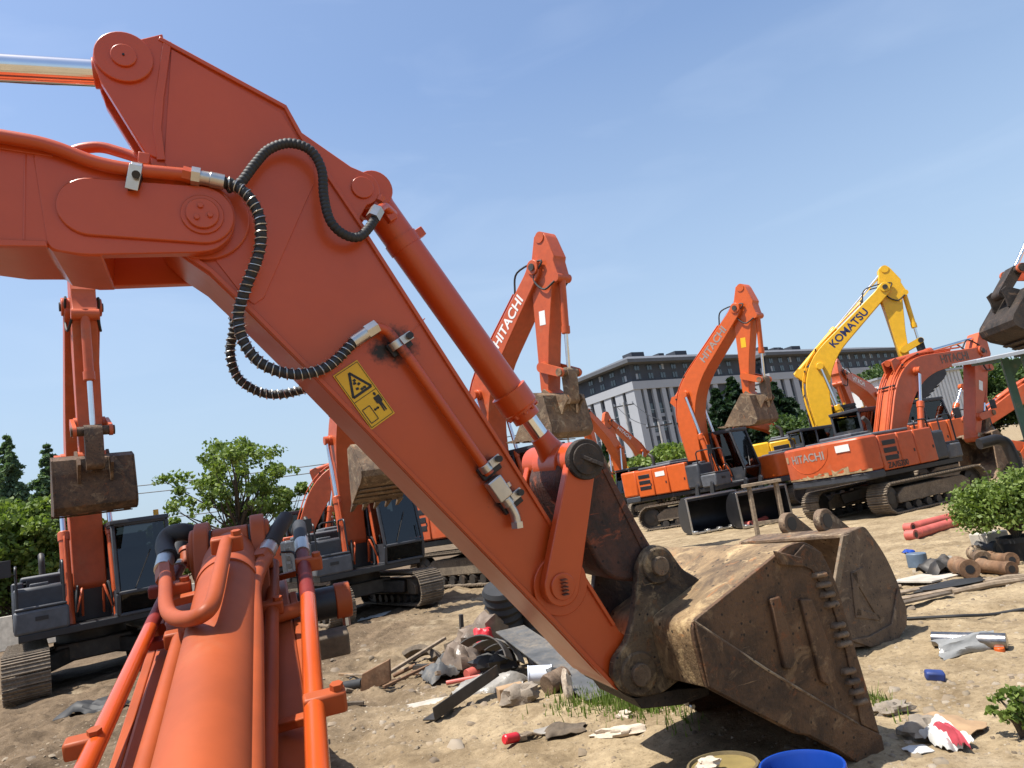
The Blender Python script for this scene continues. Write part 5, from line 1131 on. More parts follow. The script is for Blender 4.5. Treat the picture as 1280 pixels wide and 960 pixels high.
ins = [tuple(np.array(p)+(ccn-np.array(p))/np.linalg.norm(ccn-np.array(p))*.03) for p in o_2]
SH_ = sb_('shell', MB().prism(o_2+ins[::-1], f2, .0, 1.15)); 
for t in (0.0, 1.125): sb_('side_plate', MB().prism(o_2+[s2(1040, 760)], f2, t-.004, t+.024), 'rust_sp', SH_)
sb_('side_cutter', MB().prism([s2(*p) for p in ((1050, 670), (1058, 668), (1047, 730), (1040, 762), (1034, 760))], f2, -.03, -.002), 'rust_pin', SH_)
for pts_ in ([(1062, 716), (1078, 708), (1104, 770), (1098, 776)], [(1070, 760), (1098, 768), (1100, 776), (1068, 772)], [(1062, 716), (1070, 714), (1076, 770), (1068, 770)]): sb_('rib', MB().prism([s2(*p) for p in pts_], f2, -.012, -.002), 'rust_sp', SH_)
sb_('heel_plate', MB().prism([s2(*p) for p in ((1120, 735), (1131, 760), (1131, 782), (1120, 800), (1086, 809), (1060, 800), (1085, 795), (1112, 780))], f2, -.02, -.002), 'rust_sp', SH_)
for off, cx, cy in ((.36, 1030, 651), (.80, 986, 655)):
    c = np.array(s2(cx, cy, off)); e = np.array(s2(cx+38, cy+24, off)); sb_('ear', MB().prism(capsule(tuple(c), tuple(e), .105, .06, 14), f2, off-.03, off+.03), 'rust_dust', SH_)
    e2 = sb_('ear_boss', MB().prism(circ(tuple(c), .11, 28), f2, off-.038, off+.038), 'rust_dust', SH_, .008); sb_('bore', MB().prism(circ(tuple(c), .066, 24), f2, off-.041, off+.041), 'black', e2, 0)
# black buckets lying on their backs with worn bright lips
def black_bucket(label, px, py, w_, h_, rz):
    g = ground(px, py); r = thing('black_bucket', label, 'bucket', (g[0], g[1], gh(g[0], g[1])), rz)
    def bb_(n, mb, mt, par=None, bev=.004): return mk(n, mb, mt, par or r, bev)
    pr = fillet([(0, .03), (0, h_), (.3, h_+.06), (.75, h_*.85), (.95, h_*.45), (.8, .1), (.3, .02)], [0, .05, .2, .25, .25, .25, .1], 5)
    inn_ = [(.0, .06), (.0, h_-.04), (.3, h_+.01), (.72, h_*.81), (.9, h_*.45), (.76, .13), (.3, .06)]
    inn_ = fillet(inn_, [0, .05, .2, .25, .25, .25, .1], 5)
    sh = bb_('shell', MB().prism(pr[1:]+[pr[0]]+[inn_[0]]+inn_[1:][::-1], lambda a, b, t: V(t, a, b), 0, w_), 'black')
    for x in (0.0, w_-.03): bb_('side_plate', MB().prism(pr, lambda a, b, t: V(t, a, b), x-.002, x+.032), 'black', sh); bb_('worn_edge', MB().box((x+.015, -.012, h_/2), (.05, .02, h_)), 'zinc', sh)
    bb_('top_edge', MB().box((w_/2, -.012, h_), (w_, .02, .035)), 'zinc', sh)
    lip = bb_('lip', MB().box((w_/2, -.04, .045), (w_, .12, .05)), 'zinc', sh)
    for k in range(5): bb_('tooth', MB().box((.05+k*(w_-.1)/4, -.13, .07), (.13, .22, .10)), 'zinc', lip, .02)
    for k in range(2): bb_('ear', MB().prism(capsule((.45, h_+.02), (.35, h_+.28), .16, .11, 10), lambda a, b, t: V(t, a, b), w_*.35+k*w_*.3, w_*.35+k*w_*.3+.05), 'black', sh)
    return r
black_bucket('black bucket lying open with bright worn lip, beside the idle track', 866, 669, 1.62, 1.08, radians(8))
black_bucket('black bucket lying open with bright worn lip, next to the wooden trestle', 929, 661, 1.55, 1.02, radians(8))
# trestle
g = ground(949, 675); TR = thing('wooden_trestle', 'rough wooden trestle standing by the black buckets', 'trestle', (g[0], g[1], gh(g[0], g[1])), radians(-10))
yt = g[1]; ht = 1.05*yt/14
mk('top', MB().box((.32, 0, ht), (.85, .4, .07)), 'wood', TR, .006)
for x, y in ((.02, -.12), (.62, -.12), (.02, .14), (.62, .14)): mk('leg', MB().span((x-.03, y, -.02), (x+.02, y*.9, ht-.036), .07, .07), 'wood', TR, .004)
mk('rail', MB().span((.05, -.155, ht*.32), (.62, -.155, ht*.30), .03, .06), 'wood', TR, .003)
# red rams on the ground
def ram(label, p0, p1, r_, mt, rod=True, name='ram', group=None):
    a = ground(*p0); b = ground(*p1); a[2] = gh(a[0], a[1])+r_; b[2] = gh(b[0], b[1])+r_; ln = np.linalg.norm(b-a)
    t = thing(name, label, 'ram', (a[0], a[1], a[2]-r_), 0, group); d = (b-a)/ln
    ba2 = mk('barrel', MB().lathe(a, b, [(.16, .05), (.16, r_*.9), (.3, r_*.95), (.3, r_), (ln*.8, r_), (ln*.8, r_*1.12), (ln*.86, r_*1.12), (ln*.86, .04)], 20), mt, t, world=True)
    mk('rod', MB().cyl(a+d*ln*.8, b, r_*.5, 14), 'chrome', ba2, world=True)
    sd = np.cross(d, (0, 0, 1)); mk('eye', MB().cyl(a+d*.1-sd*.08, a+d*.1+sd*.08, r_*1.05, 20), mt, ba2, world=True, bevel=.005); mk('bore', MB().cyl(a+d*.1-sd*.085, a+d*.1+sd*.085, r_*.55, 16), 'black', ba2, world=True); return t
ram('faded red ram lying in front of its twin on the dirt', (1137, 677), (1238, 645), .085, 'pinkred'); ram('faded red ram lying behind its twin on the dirt', (1134, 667), (1228, 642), .08, 'pinkred')
ram('small red ram lying at the foot of the black bucket', (934, 660), (962, 652), .09, 'pinkred')
rng = random.Random(9)
# ---- generic clutter builders
def blob(c, rad, seed, rough=.25, n=10, flat=1.0):
    vs = []; fs = []; m_ = n*2
    for i in range(n+1):
        for j in range(m_):
            th = pi*i/n; ph = 2*pi*j/m_; d = V(sin(th)*cos(ph), sin(th)*sin(ph), cos(th))
            k = 1+rough*2*(mnoise.noise(Vector(d*1.6)+Vector((seed*7.3, 0, seed)))+.5*mnoise.noise(Vector(d*4)+Vector((seed, seed*3.1, 0))))
            vs.append(V(*c)+d*k*np.array(rad)*np.array((1, 1, flat)))
    for i in range(n):
        for j in range(m_): fs.append((i*m_+j, i*m_+(j+1) % m_, (i+1)*m_+(j+1) % m_, (i+1)*m_+j))
    return MB().add(vs, fs)
def crumple(c, sx, sy, seed, amp=.1, n=22, th=.004, rz=0, tilt=(0, 0)):
    R_ = np.array(Matrix.Rotation(rz, 3, 'Z') @ Matrix.Rotation(tilt[0], 3, 'X') @ Matrix.Rotation(tilt[1], 3, 'Y')); vs = []; vb = []; fs = []
    for i in range(n+1):
        for j in range(n+1):
            a = (i/n-.5); b = (j/n-.5); e = 1+.3*mnoise.noise(Vector((a*3+seed, b*3, seed)))
            fa = max(0, 1-(2*abs(a))**3)*max(0, 1-(2*abs(b))**3)
            z = amp*(.45*fa+.35*mnoise.noise(Vector((a*2.6+seed, b*2.6, seed*2)))+.22*abs(mnoise.noise(Vector((a*6, b*6+seed, 3))))+.06*mnoise.noise(Vector((a*13+seed, b*13, 7))))
            p = V(a*sx*e, b*sy*e, z); vs.append(V(*c)+R_ @ p); vb.append(V(*c)+R_ @ (p-V(0, 0, th)))
    N_ = (n+1)**2
    for i in range(n):
        for j in range(n): q = i*(n+1)+j; fs.append((q, q+1, q+n+2, q+n+1)); fs.append((q+N_, q+n+1+N_, q+n+2+N_, q+1+N_))
    ring = [i*(n+1) for i in range(n+1)]+[n*(n+1)+j for j in range(1, n+1)]+[i*(n+1)+n for i in range(n-1, -1, -1)]+[j for j in range(n-1, 0, -1)]
    for a, b in zip(ring, ring[1:]+ring[:1]): fs.append((a, b, b+N_, a+N_))
    return MB().add(vs+vb, fs)
def G(px, py, dz=0.0):
    p = ground(px, py)
    for _ in range(3): p = ground(px, py, gh(p[0], p[1]))
    return V(p[0], p[1], gh(p[0], p[1])+dz)
def item(name, mb, mt, label, cat, bevel=0, group=None): return mk(name, mb, mt, None, bevel, label=label, cat=cat, group=group, base=True)
Rz = lambda a: np.array(Matrix.Rotation(a, 3, 'Z'))
def RR_(rz, rx=0, ry=0): return np.array(Matrix.Rotation(rz, 3, 'Z') @ Matrix.Rotation(rx, 3, 'X') @ Matrix.Rotation(ry, 3, 'Y'))
# pails
def pail(label, px, py, r_, h_, mt, lid=None):
    z = float(h_); c = ground(px, py, h_); c[2] = gh(c[0], c[1]); t = thing('pail', label, 'pail', c)
    pr = [(0, r_*.86), (h_-.09, r_*.97), (h_-.09, r_*1.04), (h_-.07, r_*1.04), (h_-.07, r_*.985), (h_-.03, r_*.99), (h_-.03, r_*1.05), (h_-.006, r_*1.06), (h_, r_*1.04), (h_, r_*.985)]
    if not lid: pr += [(h_-.015, r_*.95), (.02, r_*.83)]
    mbp = MB(); n = 48; vs = []; 
    for zz, rr in pr:
        for k in range(n): a = 2*pi*k/n; vs.append((rr*cos(a), rr*sin(a), zz))
    fs = [(i*n+k, i*n+(k+1) % n, (i+1)*n+(k+1) % n, (i+1)*n+k) for i in range(len(pr)-1) for k in range(n)]
    fs += [tuple(reversed(range(n))), tuple(range((len(pr)-1)*n, len(pr)*n))]; mbp.add(vs, fs); bd_ = mk('body', mbp, mt, t)
    if lid:
        mbp = MB(); vs = []; pl_ = [(h_-.012, r_*.98), (h_+.012, r_*1.0), (h_+.014, r_*.93), (h_-.004, r_*.90), (h_-.002, r_*.5)]
        for zz, rr in pl_:
            for k in range(n): a = 2*pi*k/n; vs.append((rr*cos(a), rr*sin(a), zz))
        fs = [(i*n+k, i*n+(k+1) % n, (i+1)*n+(k+1) % n, (i+1)*n+k) for i in range(len(pl_)-1) for k in range(n)]+[tuple(range((len(pl_)-1)*n, len(pl_)*n))]
        mk('lid', mbp.add(vs, fs), lid, t)
    mk('handle', MB().tube([(r_*1.05*cos(a), r_*1.05*sin(a)*.6-r_*.62*abs(sin(a)), h_-.10-.10*sin(a)) for a in np.linspace(0, pi, 15)], .004, 6), 'zinc', t); return c
c1_ = pail('dirty yellow pail with a grimy lid under the bucket', 901, 946, .155, .40, 'pailyellow', 'lidbrown')
c2_ = pail('open bright blue pail under the bucket', 1000, 948, .165, .40, 'blue')
item('stone', blob((c1_[0]-.065, c1_[1]-.02, c1_[2]+.43), (.055, .035, .026), 2, .3), 'chalk', 'pale stone lying on the grimy pail lid', 'stone')
item('stone', blob((c1_[0]+.10, c1_[1]+.22, gh(c1_[0]+.10, c1_[1]+.22)+.12), (.06, .05, .16), 5, .15), 'chalk', 'pale upright stone behind the lidded pail', 'stone')
item('stone', blob((c2_[0]-.10, c2_[1]+.24, gh(c2_[0]-.10, c2_[1]+.24)+.1), (.06, .05, .13), 6, .15), 'chalk', 'pale stone behind the blue pail', 'stone')
# drink can and glove
a = G(640, 930, .033); a2 = G(655, 926, .033); d = (a2-a); d /= np.linalg.norm(d); CN = thing('drink_can', 'crushed red drink can on the dirt', 'can', a-V(0, 0, .033))
mk('body', MB().lathe(a-d*.06, a+d*.06, [(0, .026), (.008, .033), (.105, .033), (.118, .027), (.12, .024)], 20), 'red', CN, world=True); mk('end', MB().cyl(a+d*.058, a+d*.062, .026, 16), 'zinc', CN, world=True)
b = MB(); q = blob((0, 0, 0), (.024, .034, .034), 1, .1); pz = G(658, 927, .03)
for k in range(4): b.tube([a+d*.09+np.cross(d, (0, 0, 1))*(.012*(k-1.5)), a+d*.16+np.cross(d, (0, 0, 1))*(.02*(k-1.5))+V(0, 0, .008), a+d*.23+np.cross(d, (0, 0, 1))*(.026*(k-1.5))-V(0, 0, .015)], [.012, .010, .007], 8)
b.box(a+d*.08-V(0, 0, .01), (.08, .06, .03), RR_(.2)); item('glove', b, 'wood', 'dirty work glove beside the red can', 'glove')
item('flat_lid', MB().lathe(G(683, 903, .0), G(683, 903, .01)+V(.0, .0, .01), [(0, .10), (.008, .105), (.016, .10)], 24), 'plastic_clear', 'flat pale lid lying on bare dirt', 'lid')
item('rag', crumple(G(707, 913, .01), .3, .16, 3, .08, 10), 'wood_dark', 'dark crumpled rag on bare dirt', 'rag'); item('rag', crumple(G(118, 888, .01), .75, .4, 8, .22, 12), 'rubber', 'black crumpled rubber sheet on brown dirt near the idle track', 'rag')
item('stone', blob(G(775, 913, .02), (.17, .05, .035), 9, .3), 'chalk', 'long pale flat stone near the lidded pail', 'stone'); item('stone', blob(G(781, 896, .015), (.05, .04, .025), 19, .3), 'chalk', 'small white stone beside the grass tuft', 'stone')
# angle iron leaning on a brick, and the heap
p0 = G(545, 903, .02); p1 = G(628, 868, .16)
dv = (p1-p0)/np.linalg.norm(p1-p0); sd = np.cross((0, 0, 1), dv)
L3 = lambda p, a, b: p+sd*a+np.cross(dv, sd)*b
lsec = [(0, 0), (.13, 0), (.13, .012), (.012, .012), (.012, .10), (0, .10)]
item('angle_iron', MB().loft([L3(p0, a, b) for a, b in lsec], [L3(p1, a, b) for a, b in lsec]), 'steel_dark', 'dark steel channel propped on a brick before the scrap heap', 'steel bar', .003)
q = G(640, 874); item('brick', MB().box(q+V(0, 0, .055), (.22, .13, .11), RR_(.25)), 'cardboard', 'brown brick under the propped steel channel', 'brick', .008)
def hp(px, py, dz=0): return G(px, py, dz)
qa = hp(646, 838, .42); qb = hp(757, 873, .02); SHT = item('sheet_panel', MB().span(qa, qb, .32, .016), 'sheet', 'flat grey steel sheet leaning on the scrap heap', 'panel', .004)
q = hp(644, 842); 
for k in range(4):
    mbk = MB(); ang = .55; 
    arc = [(.42*cos(t), .42*sin(t)) for t in np.linspace(.35, 2.2, 12)]; inn2 = [(.40*cos(t), .40*sin(t)) for t in np.linspace(.35, 2.2, 12)]
    mbk.prism(arc+inn2[::-1], lambda a, b, t: q+V(-.25+k*.035, .0, .0)+RR_(-.5, -.5) @ V(a*.9, t, b*.85), -.30+k*.16, -.16+k*.16)
    item('drum_segment', mbk, 'sheet' if k % 2 else 'steel_dark', ('curved grey ribbed plate at the front of the drum stack on the heap', 'second curved ribbed plate of the drum stack on the heap', 'third curved ribbed plate of the drum stack on the heap', 'curved ribbed plate at the rear of the drum stack on the heap')[k], 'scrap plate', .004)
q = hp(638, 826); item('rubber_bellows', MB().lathe(q+V(.0, .35, .12), q+V(.02, .05, .85), [(t*.01*1.6, .20+.025*(k % 2)) for k, t in enumerate(range(0, 50, 3))], 26), 'rubber', 'upright black ribbed rubber bellows behind the heap', 'bellows')
q = hp(656, 820); item('oil_drum', MB().lathe(q+V(.25, .25, .0), q+V(.3, .2, .8), [(0, .27), (0, .29), (.03, .29), (.05, .28), (.26, .28), (.28, .295), (.30, .28), (.52, .28), (.54, .295), (.56, .28), (.76, .28), (.78, .29), (.8, .27)], 28), 'steel_dark', 'dark oily drum behind the near arm', 'drum')
q = hp(666, 866); CNW = item('paint_tin', MB().lathe(q+V(-.02, .05, .13), q+V(.22, .06, .10), [(0, .075), (.0, .085), (.01, .085), (.012, .08), (.2, .08), (.202, .085), (.21, .085), (.21, .07)], 24), 'tinwhite', 'white and blue tin lying against the heap', 'tin')
q = hp(682, 868); item('filter_canister', MB().lathe(q+V(.02, -.05, .085), q+V(.2, .12, .10), [(0, .03), (.0, .075), (.02, .085), (.1, .085), (.11, .075), (.13, .085), (.22, .085), (.22, .05)], 22), 'rust_dust', 'grey dented filter canister lying by the white tin', 'canister')
q = hp(672, 876); item('stone', blob(q+V(-.12, .02, .05), (.15, .09, .09), 31, .25), 'rockgrey', 'grey broken rock beside the brick', 'stone')
q = hp(712, 872); item('stone', blob(q+V(0, 0, .09), (.04, .035, .12), 33, .25), 'chalk', 'upright pale wedge of stone at the edge of the grey sheet', 'stone')
q = hp(610, 832); item('cloth_bundle', blob(q+V(0, .1, .22), (.32, .28, .3), 41, .28, 14), 'bagbrown', 'brown plastic wrapped bundle on the scrap heap', 'bundle'); item('red_rag', crumple(q+V(.02, -.2, .36), .22, .2, 12, .12, 8, rz=.4, tilt=(.9, 0)), 'red', 'small red scrap on the wrapped bundle', 'rag')
q = hp(622, 846); item('rubber_boot', blob(q+V(.0, .0, .12), (.2, .12, .14), 47, .3), 'rubber', 'black lump of torn rubber below the wrapped bundle', 'rubber scrap'); item('cloth_bundle', blob(hp(582, 842, .14), (.2, .18, .16), 43, .3), 'bagbrown', 'smaller brown wrapped bundle beside the grey hood', 'bundle')
q = hp(556, 848); item('grey_hood', crumple(q+V(0, 0, .04), .42, .38, 6, .34, 16, .006, rz=.5), 'sheet', 'bent grey metal hood lying in the heap', 'hood', 0)
q = hp(604, 862); item('plastic_sack', crumple(q+V(.05, .0, .02), .7, .36, 17, .22, 16, rz=.2), 'plastic_clear', 'clear crumpled plastic sheet in front of the heap', 'plastic'); item('rusty_roller', MB().lathe(hp(585, 853, .06), hp(612, 846, .10), [(0, .05), (0, .065), (.3, .065), (.3, .05)], 16), 'pinkred', 'short reddish roller tube lying by the plastic sheet', 'roller')
q = hp(505, 842)
for k in range(3):
    arc = [(.34*cos(t), .34*sin(t)) for t in np.linspace(.5, 2.3, 10)]; in2 = [(.27*cos(t), .27*sin(t)) for t in np.linspace(.5, 2.3, 10)]
    item('brake_shoe', MB().prism(arc+in2[::-1], lambda a, b, t: q+V(.1, .12, -.05)+RR_(-.4, -.7+.1*k) @ V(a, t, b), -.06+k*.10, .03+k*.10), 'wood_dark', ('front curved dark wooden offcut lying at the heap edge', 'middle curved dark wooden offcut lying at the heap edge', 'rear curved dark wooden offcut lying at the heap edge')[k], 'offcut', .006)
for k, (x0, y0, x1, y1, w_, mt, lb, z0, z1) in enumerate(((425, 868, 470, 858, .06, 'wood_dark', 'dark bar end poking left out of the heap', .05, .09), (470, 858, 560, 824, .05, 'wood', 'long pale batten sloping up the heap', .06, .22), (580, 830, 587, 790, .06, 'steel_dark', 'upright dark steel bar standing in the heap', .0, .55), (590, 826, 640, 826, .06, 'wood_dark', 'brown board lying flat behind the wrapped bundle', .22, .22), (430, 851, 470, 846, .03, 'wood', 'thin pale stick left of the heap', .03, .03), (480, 864, 545, 842, .04, 'brownsteel', 'rusty flat bar lying across the heap edge', .04, .1), (455, 880, 430, 884, .05, 'wood_dark', 'short dark stick on bare dirt', .03, .03), (520, 848, 565, 846, .07, 'steel_dark', 'dark bracket bar lying level before the grey hood', .12, .12), (560, 812, 590, 822, .10, 'wood_dark', 'dark plank propped behind the grey hood', .05, .25))):
    a = hp(x0, y0, z0); b_ = hp(x1, y1, z0); b_[2] += z1-z0
    if k == 2: b_ = a+V(.05, .02, .55)
    item('scrap_bar', MB().span(a, b_, w_, w_*.7), mt, lb, 'bar', .004)
q = hp(480, 862); item('steel_plate_box', MB().prism([(0, 0), (.34, .08), (.36, .3), (.05, .2)], lambda a, b, t: q+V(-.25+a, t, b), -.05, .02), 'brownsteel', 'rusty bent plate with a tube at the left of the heap', 'plate', .004); item('dark_tube', MB().tube([hp(425, 866, .06), hp(455, 862, .06)], .05, 14), 'rubber', 'short dark tube left of the rusty bent plate', 'tube')
q = hp(540, 878); item('roof_felt', crumple(q, 1.1, .22, 23, .04, 14, rz=.1), 'concrete', 'grey strip of roofing felt on the dirt before the heap', 'sheet')
for k, (px, py, mt, sx, lb) in enumerate(((626, 806, 'plastic_white', .42, 'white plastic bag behind the scrap heap'), (618, 812, 'red', .28, 'red plastic bag edge behind the scrap heap'), (634, 796, 'yellowbag', .26, 'yellow plastic wrapper behind the scrap heap'), (640, 788, 'red', .24, 'pink red plastic wrapper above the yellow one'), (632, 768, 'red', .30, 'bright red rag near the arm edge'), (634, 808, 'plastic_white', .32, 'white plastic wrapper against the ribbed bellows'))):
    item('plastic_bag', crumple(hp(px, py, .04), sx, sx*.6, 60+k, .3, 12, rz=k*.7), mt, lb, 'plastic bag')
rs = random.Random(21)
for k in range(26):
    px = 430+rs.random()*300; py = 846+rs.random()*24-14*(1-abs(px-600)/170 if abs(px-600) < 170 else 0); q = hp(px, py); z = .03+.12*rs.random()*(abs(px-610) < 90); R_ = RR_(rs.random()*6, rs.uniform(-.5, .5), rs.uniform(-.5, .5))
    a_, b2_ = .05+.13*rs.random(), .03+.06*rs.random()
    item('scrap_piece', MB().box(q+V(0, .1*rs.random(), z), (a_, b2_, .012+.03*rs.random()), R_), rs.choice(['wood_dark', 'brownsteel', 'steel_dark', 'wood', 'sheet', 'plastic_clear', 'cardboard']), 'small broken scrap piece lying among the rubbish of the heap', 'scrap', .003, 'small scraps in the heap')
for k in range(5):
    q = hp(470+k*38+rs.random()*20, 838+rs.random()*22); item('scrap_tube', MB().tube([q+V(-.15-.1*rs.random(), .05, .04), q+V(.12, .1*rs.uniform(-1, 1), .05+.1*rs.random())], .018+.02*rs.random(), 10), rs.choice(['brownsteel', 'rubber', 'steel_dark', 'pinkred']), 'short length of old tube lying in the heap', 'tube', 0, 'old tubes in the heap')
# left-hand litter by the mid excavator
item('plastic_strip', crumple(hp(470, 768, .01), 1.2, .3, 71, .06, 12, rz=.5), 'plastic_white', 'white torn plastic strip beside the tracks', 'plastic'); item('plastic_strip', crumple(hp(398, 780, .01), .7, .3, 72, .08, 12, rz=.3), 'plastic_white', 'white plastic scrap under the steel pin collar', 'plastic')
# ---- right-hand clutter
a = G(1168, 809, .06); b_ = G(1262, 812, .06); RD = thing('chrome_rod', 'dark chromed rod lying on the dirt wrapped in clear film', 'rod', a-V(0, 0, .06))
mk('shaft', MB().cyl(a, b_, .058, 24), 'darkchrome', RD, .004, world=True); mk('film', crumple((a*.55+b_*.45)+V(0, -.06, -.02), .5, .16, 82, .1, 12, rz=.05, tilt=(.7, 0)), 'film', RD, world=True)
q = G(1250, 814); item('orange_cap', MB().cyl(q, q+V(0, 0, .03), .035, 12), 'orange_clean', 'small orange cap beside the chromed rod', 'cap', .004)
q = G(1170, 850); item('blue_packet', MB().box(q+V(0, 0, .03), (.12, .08, .065), RR_(-.3, .1, .15)), 'bluedark', 'dark blue torn packet on the dirt', 'packet', .015)
q = G(1182, 930); CB = thing('waste_paper', 'crumpled red and white paper bag on flattened cardboard', 'paper', q)
mk('cardboard_sheet', crumple(q+V(.10, .2, .01), .42, .34, 91, .05, 10, rz=.5), 'cardboard', CB, world=True); mk('paper_bag', crumple(q+V(0, .02, .02), .17, .26, 93, .16, 18, rz=.2), 'plastic_white', CB, world=True); mk('red_print', crumple(q+V(.01, -.02, .03), .05, .25, 95, .16, 12, rz=.2), 'redpaper', CB, world=True); mk('white_scrap', crumple(q+V(-.16, -.03, .01), .12, .10, 97, .03, 6), 'plastic_white', CB, world=True)
q = G(1155, 922); item('stone', blob(q+V(0, 0, .04), (.12, .09, .06), 101, .3), 'rockgrey', 'flat grey brown rock left of the cardboard', 'stone')
q = G(1113, 893); item('stone', blob(q+V(0, 0, .03), (.12, .06, .04), 102, .3), 'rockgrey', 'flat rock beside the bucket edge', 'stone')
def spool(label, pa, pb, r_, mt='brownsteel', flare=1.25, name='track_roller'):
    a = G(*pa, r_*flare); b_ = G(*pb, r_*flare); ln = np.linalg.norm(b_-a); t = thing(name, label, 'roller', a-V(0, 0, r_*flare))
    mk('body', MB().lathe(a, b_, [(0, r_*.6), (0, r_*flare), (.06, r_*flare), (.08, r_), (ln-.08, r_), (ln-.06, r_*flare), (ln, r_*flare), (ln, r_*.6)], 24), mt, t, world=True, bevel=.003)
    d = (b_-a)/ln; mk('bore', MB().cyl(a-d*.004, b_+d*.004, r_*.55, 18), 'black', t, world=True); return t
spool('stubby rusty roller with a flanged open end', (1216, 724), (1200, 718), .085); spool('long ochre rusty roller lying beside the planter', (1268, 722), (1228, 716), .072, 'brownsteel', 1.15); spool('rusty roller lying behind the long ochre one', (1268, 709), (1240, 706), .065, 'brownsteel'); spool('rusty ring roller leaning behind the stubby one', (1232, 708), (1222, 703), .08, 'rust_dust')
spool('black rubber wheel pair lying at the planter foot', (1250, 695), (1226, 695), .09, 'rubber', 1.1, 'rubber_spool')
q = G(1148, 708); item('blue_tin', MB().lathe(q, q+V(.01, 0, .17), [(0, .10), (.0, .12), (.16, .12), (.17, .11)], 20), 'bluegrey', 'small blue grey tin standing by the rollers', 'tin')
q = G(1195, 712); item('crumpled_sheet', crumple(q+V(-.05, .15, .02), .4, .3, 111, .22, 14, rz=.3), 'plastic_clear', 'grey crumpled sheet heaped behind the stubby roller', 'sheet'); item('chain_links', crumple(q+V(-.2, -.05, .02), .4, .35, 113, .3, 12), 'steel_dark', 'dark greasy scrap beside the stubby roller', 'scrap')
q = G(1158, 728); item('perforated_plate', MB().box(q+V(.1, .1, .03), (.7, .5, .02), RR_(.5, .0, .05)), 'concrete', 'pale perforated plate on the dirt before the rollers', 'plate', .003)
q = G(1190, 733); item('dark_tray', blob(q+V(0, 0, .03), (.36, .12, .05), 121, .2), 'rubber', 'dark flat tyre scrap in front of the stubby roller', 'rubber scrap')
for k, (px, py, l_) in enumerate(((1150, 748, .8), (1148, 742, .62), (1145, 757, .8))):
    q = G(px, py); item('slat', MB().box(q+V(0, 0, .03+.012*k), (l_, .10, .022), RR_(.08+.05*k)), 'wood' if k < 2 else 'wood_dark', ('long grey pallet slat on the dirt by the spare bucket', 'short grey pallet slat behind the long one', 'dark pallet slat nearest to the spare bucket heel')[k], 'slat', .003)
for k, (px, py, l_, lb) in enumerate(((1245, 735, .9, 'long ochre stick in front of the rollers'), (1262, 728, .5, 'short pale stick by the planter'), (1105, 741, .4, 'short dark stick beside the spare bucket'))):
    q = G(px, py); item('stick', MB().tube([q+V(-l_/2, 0, .03), q+V(0, .03, .035), q+V(l_/2, -.02, .03)], [.03, .035, .02], 8), 'wood', lb, 'stick')
cab_ = [G(px, py, .022) for px, py in ((1126, 777), (1160, 775), (1200, 773), (1240, 771), (1285, 768), (1330, 764))]; item('ground_cable', MB().tube(spline(cab_, 6), .014, 8), 'rubber', 'dark cable lying straight across the dirt', 'cable')
q = G(1107, 690); item('blue_scrap', crumple(G(1136, 690, .01), .14, .12, 131, .06, 8), 'blue', 'tiny blue plastic scrap on the dirt by the red rams', 'plastic')
# bent black pipe
bp = [atY(1224, 555, 12.6), atY(1246, 549, 12.6), atY(1258, 553, 12.6), atY(1290, 625, 12.6)]; bp.append(V(bp[-1][0]+.25, 12.6, gh(bp[-1][0]+.25, 12.6)))
bl_ = item('bent_pipe', MB().tube(bend_path(bp, .25), .095, 16), 'black', 'thick bent black pipe standing in front of the hanging brown bucket', 'pipe')
# planter bush and low plants
def bush(label, loc, h, r_, seed, n, leaf, mt='leaf', pot=None, name='bush'):
    rg = np.random.default_rng(seed); x, y = loc; z0 = gh(x, y); r = thing(name, label, 'plant', (x, y, z0)); zp = 0
    if pot:
        zp = pot[1]; mk('pot', MB().lathe((0, 0, 0), (0, 0, zp), [(0, pot[0]*.8), (zp-.06, pot[0]), (zp-.06, pot[0]*1.06), (zp, pot[0]*1.06), (zp, pot[0]*.9), (zp-.04, pot[0]*.88)], 24), pot[2], r)
    st = MB(); cl = []
    for i in range(max(16, int(n/90))):
        a = rg.random()*6.28; e = r_*(.25+.75*rg.random()**.6); hh = h*(.35+.65*rg.random()); cl.append(V(cos(a)*e, sin(a)*e, zp*.9+hh*(1-.35*(e/r_)**2)))
        st.tube(spline([(0, 0, zp*.8), (cos(a)*e*.3, sin(a)*e*.3, zp*.9+hh*.5), cl[-1]], 4), list(np.linspace(.014, .004, 9)), 5, cap=False)
    mk('stems', st, 'bark', r); P_ = np.concatenate([c+np.clip(rg.normal(size=(n//len(cl), 3)), -2, 2)*np.array((.2, .2, .17))*r_*.75 for c in cl]); P_[:, 2] = np.maximum(P_[:, 2], .06)
    card_obj('leaves', cards(P_, leaf, rg, asp=1.5), mt, r); return r
gb = G(1292, 702); bush('leafy green bush in a black tub beside the rollers', (gb[0]+.08, gb[1]+.3), .78, .50, 5, 9000, .034, 'leaf', (.2, .26, 'rubber'))
q = G(1240, 700); item('planter_box', MB().box(q+V(.22, .3, .15), (.32, .3, .3), RR_(.2)), 'concrete', 'pale grey concrete planter block under the bush', 'planter', .02)
gb = G(1272, 925); bush('low leafy weed growing by a brown pot', (gb[0]+.03, gb[1]), .26, .11, 6, 420, .026, 'leaf', None, 'weed'); q = G(1278, 905); item('clay_block', MB().box(q+V(.08, .02, .09), (.14, .10, .15), RR_(.3)), 'brownsteel', 'brown block behind the leafy weed', 'block', .01)
rg = np.random.default_rng(8)
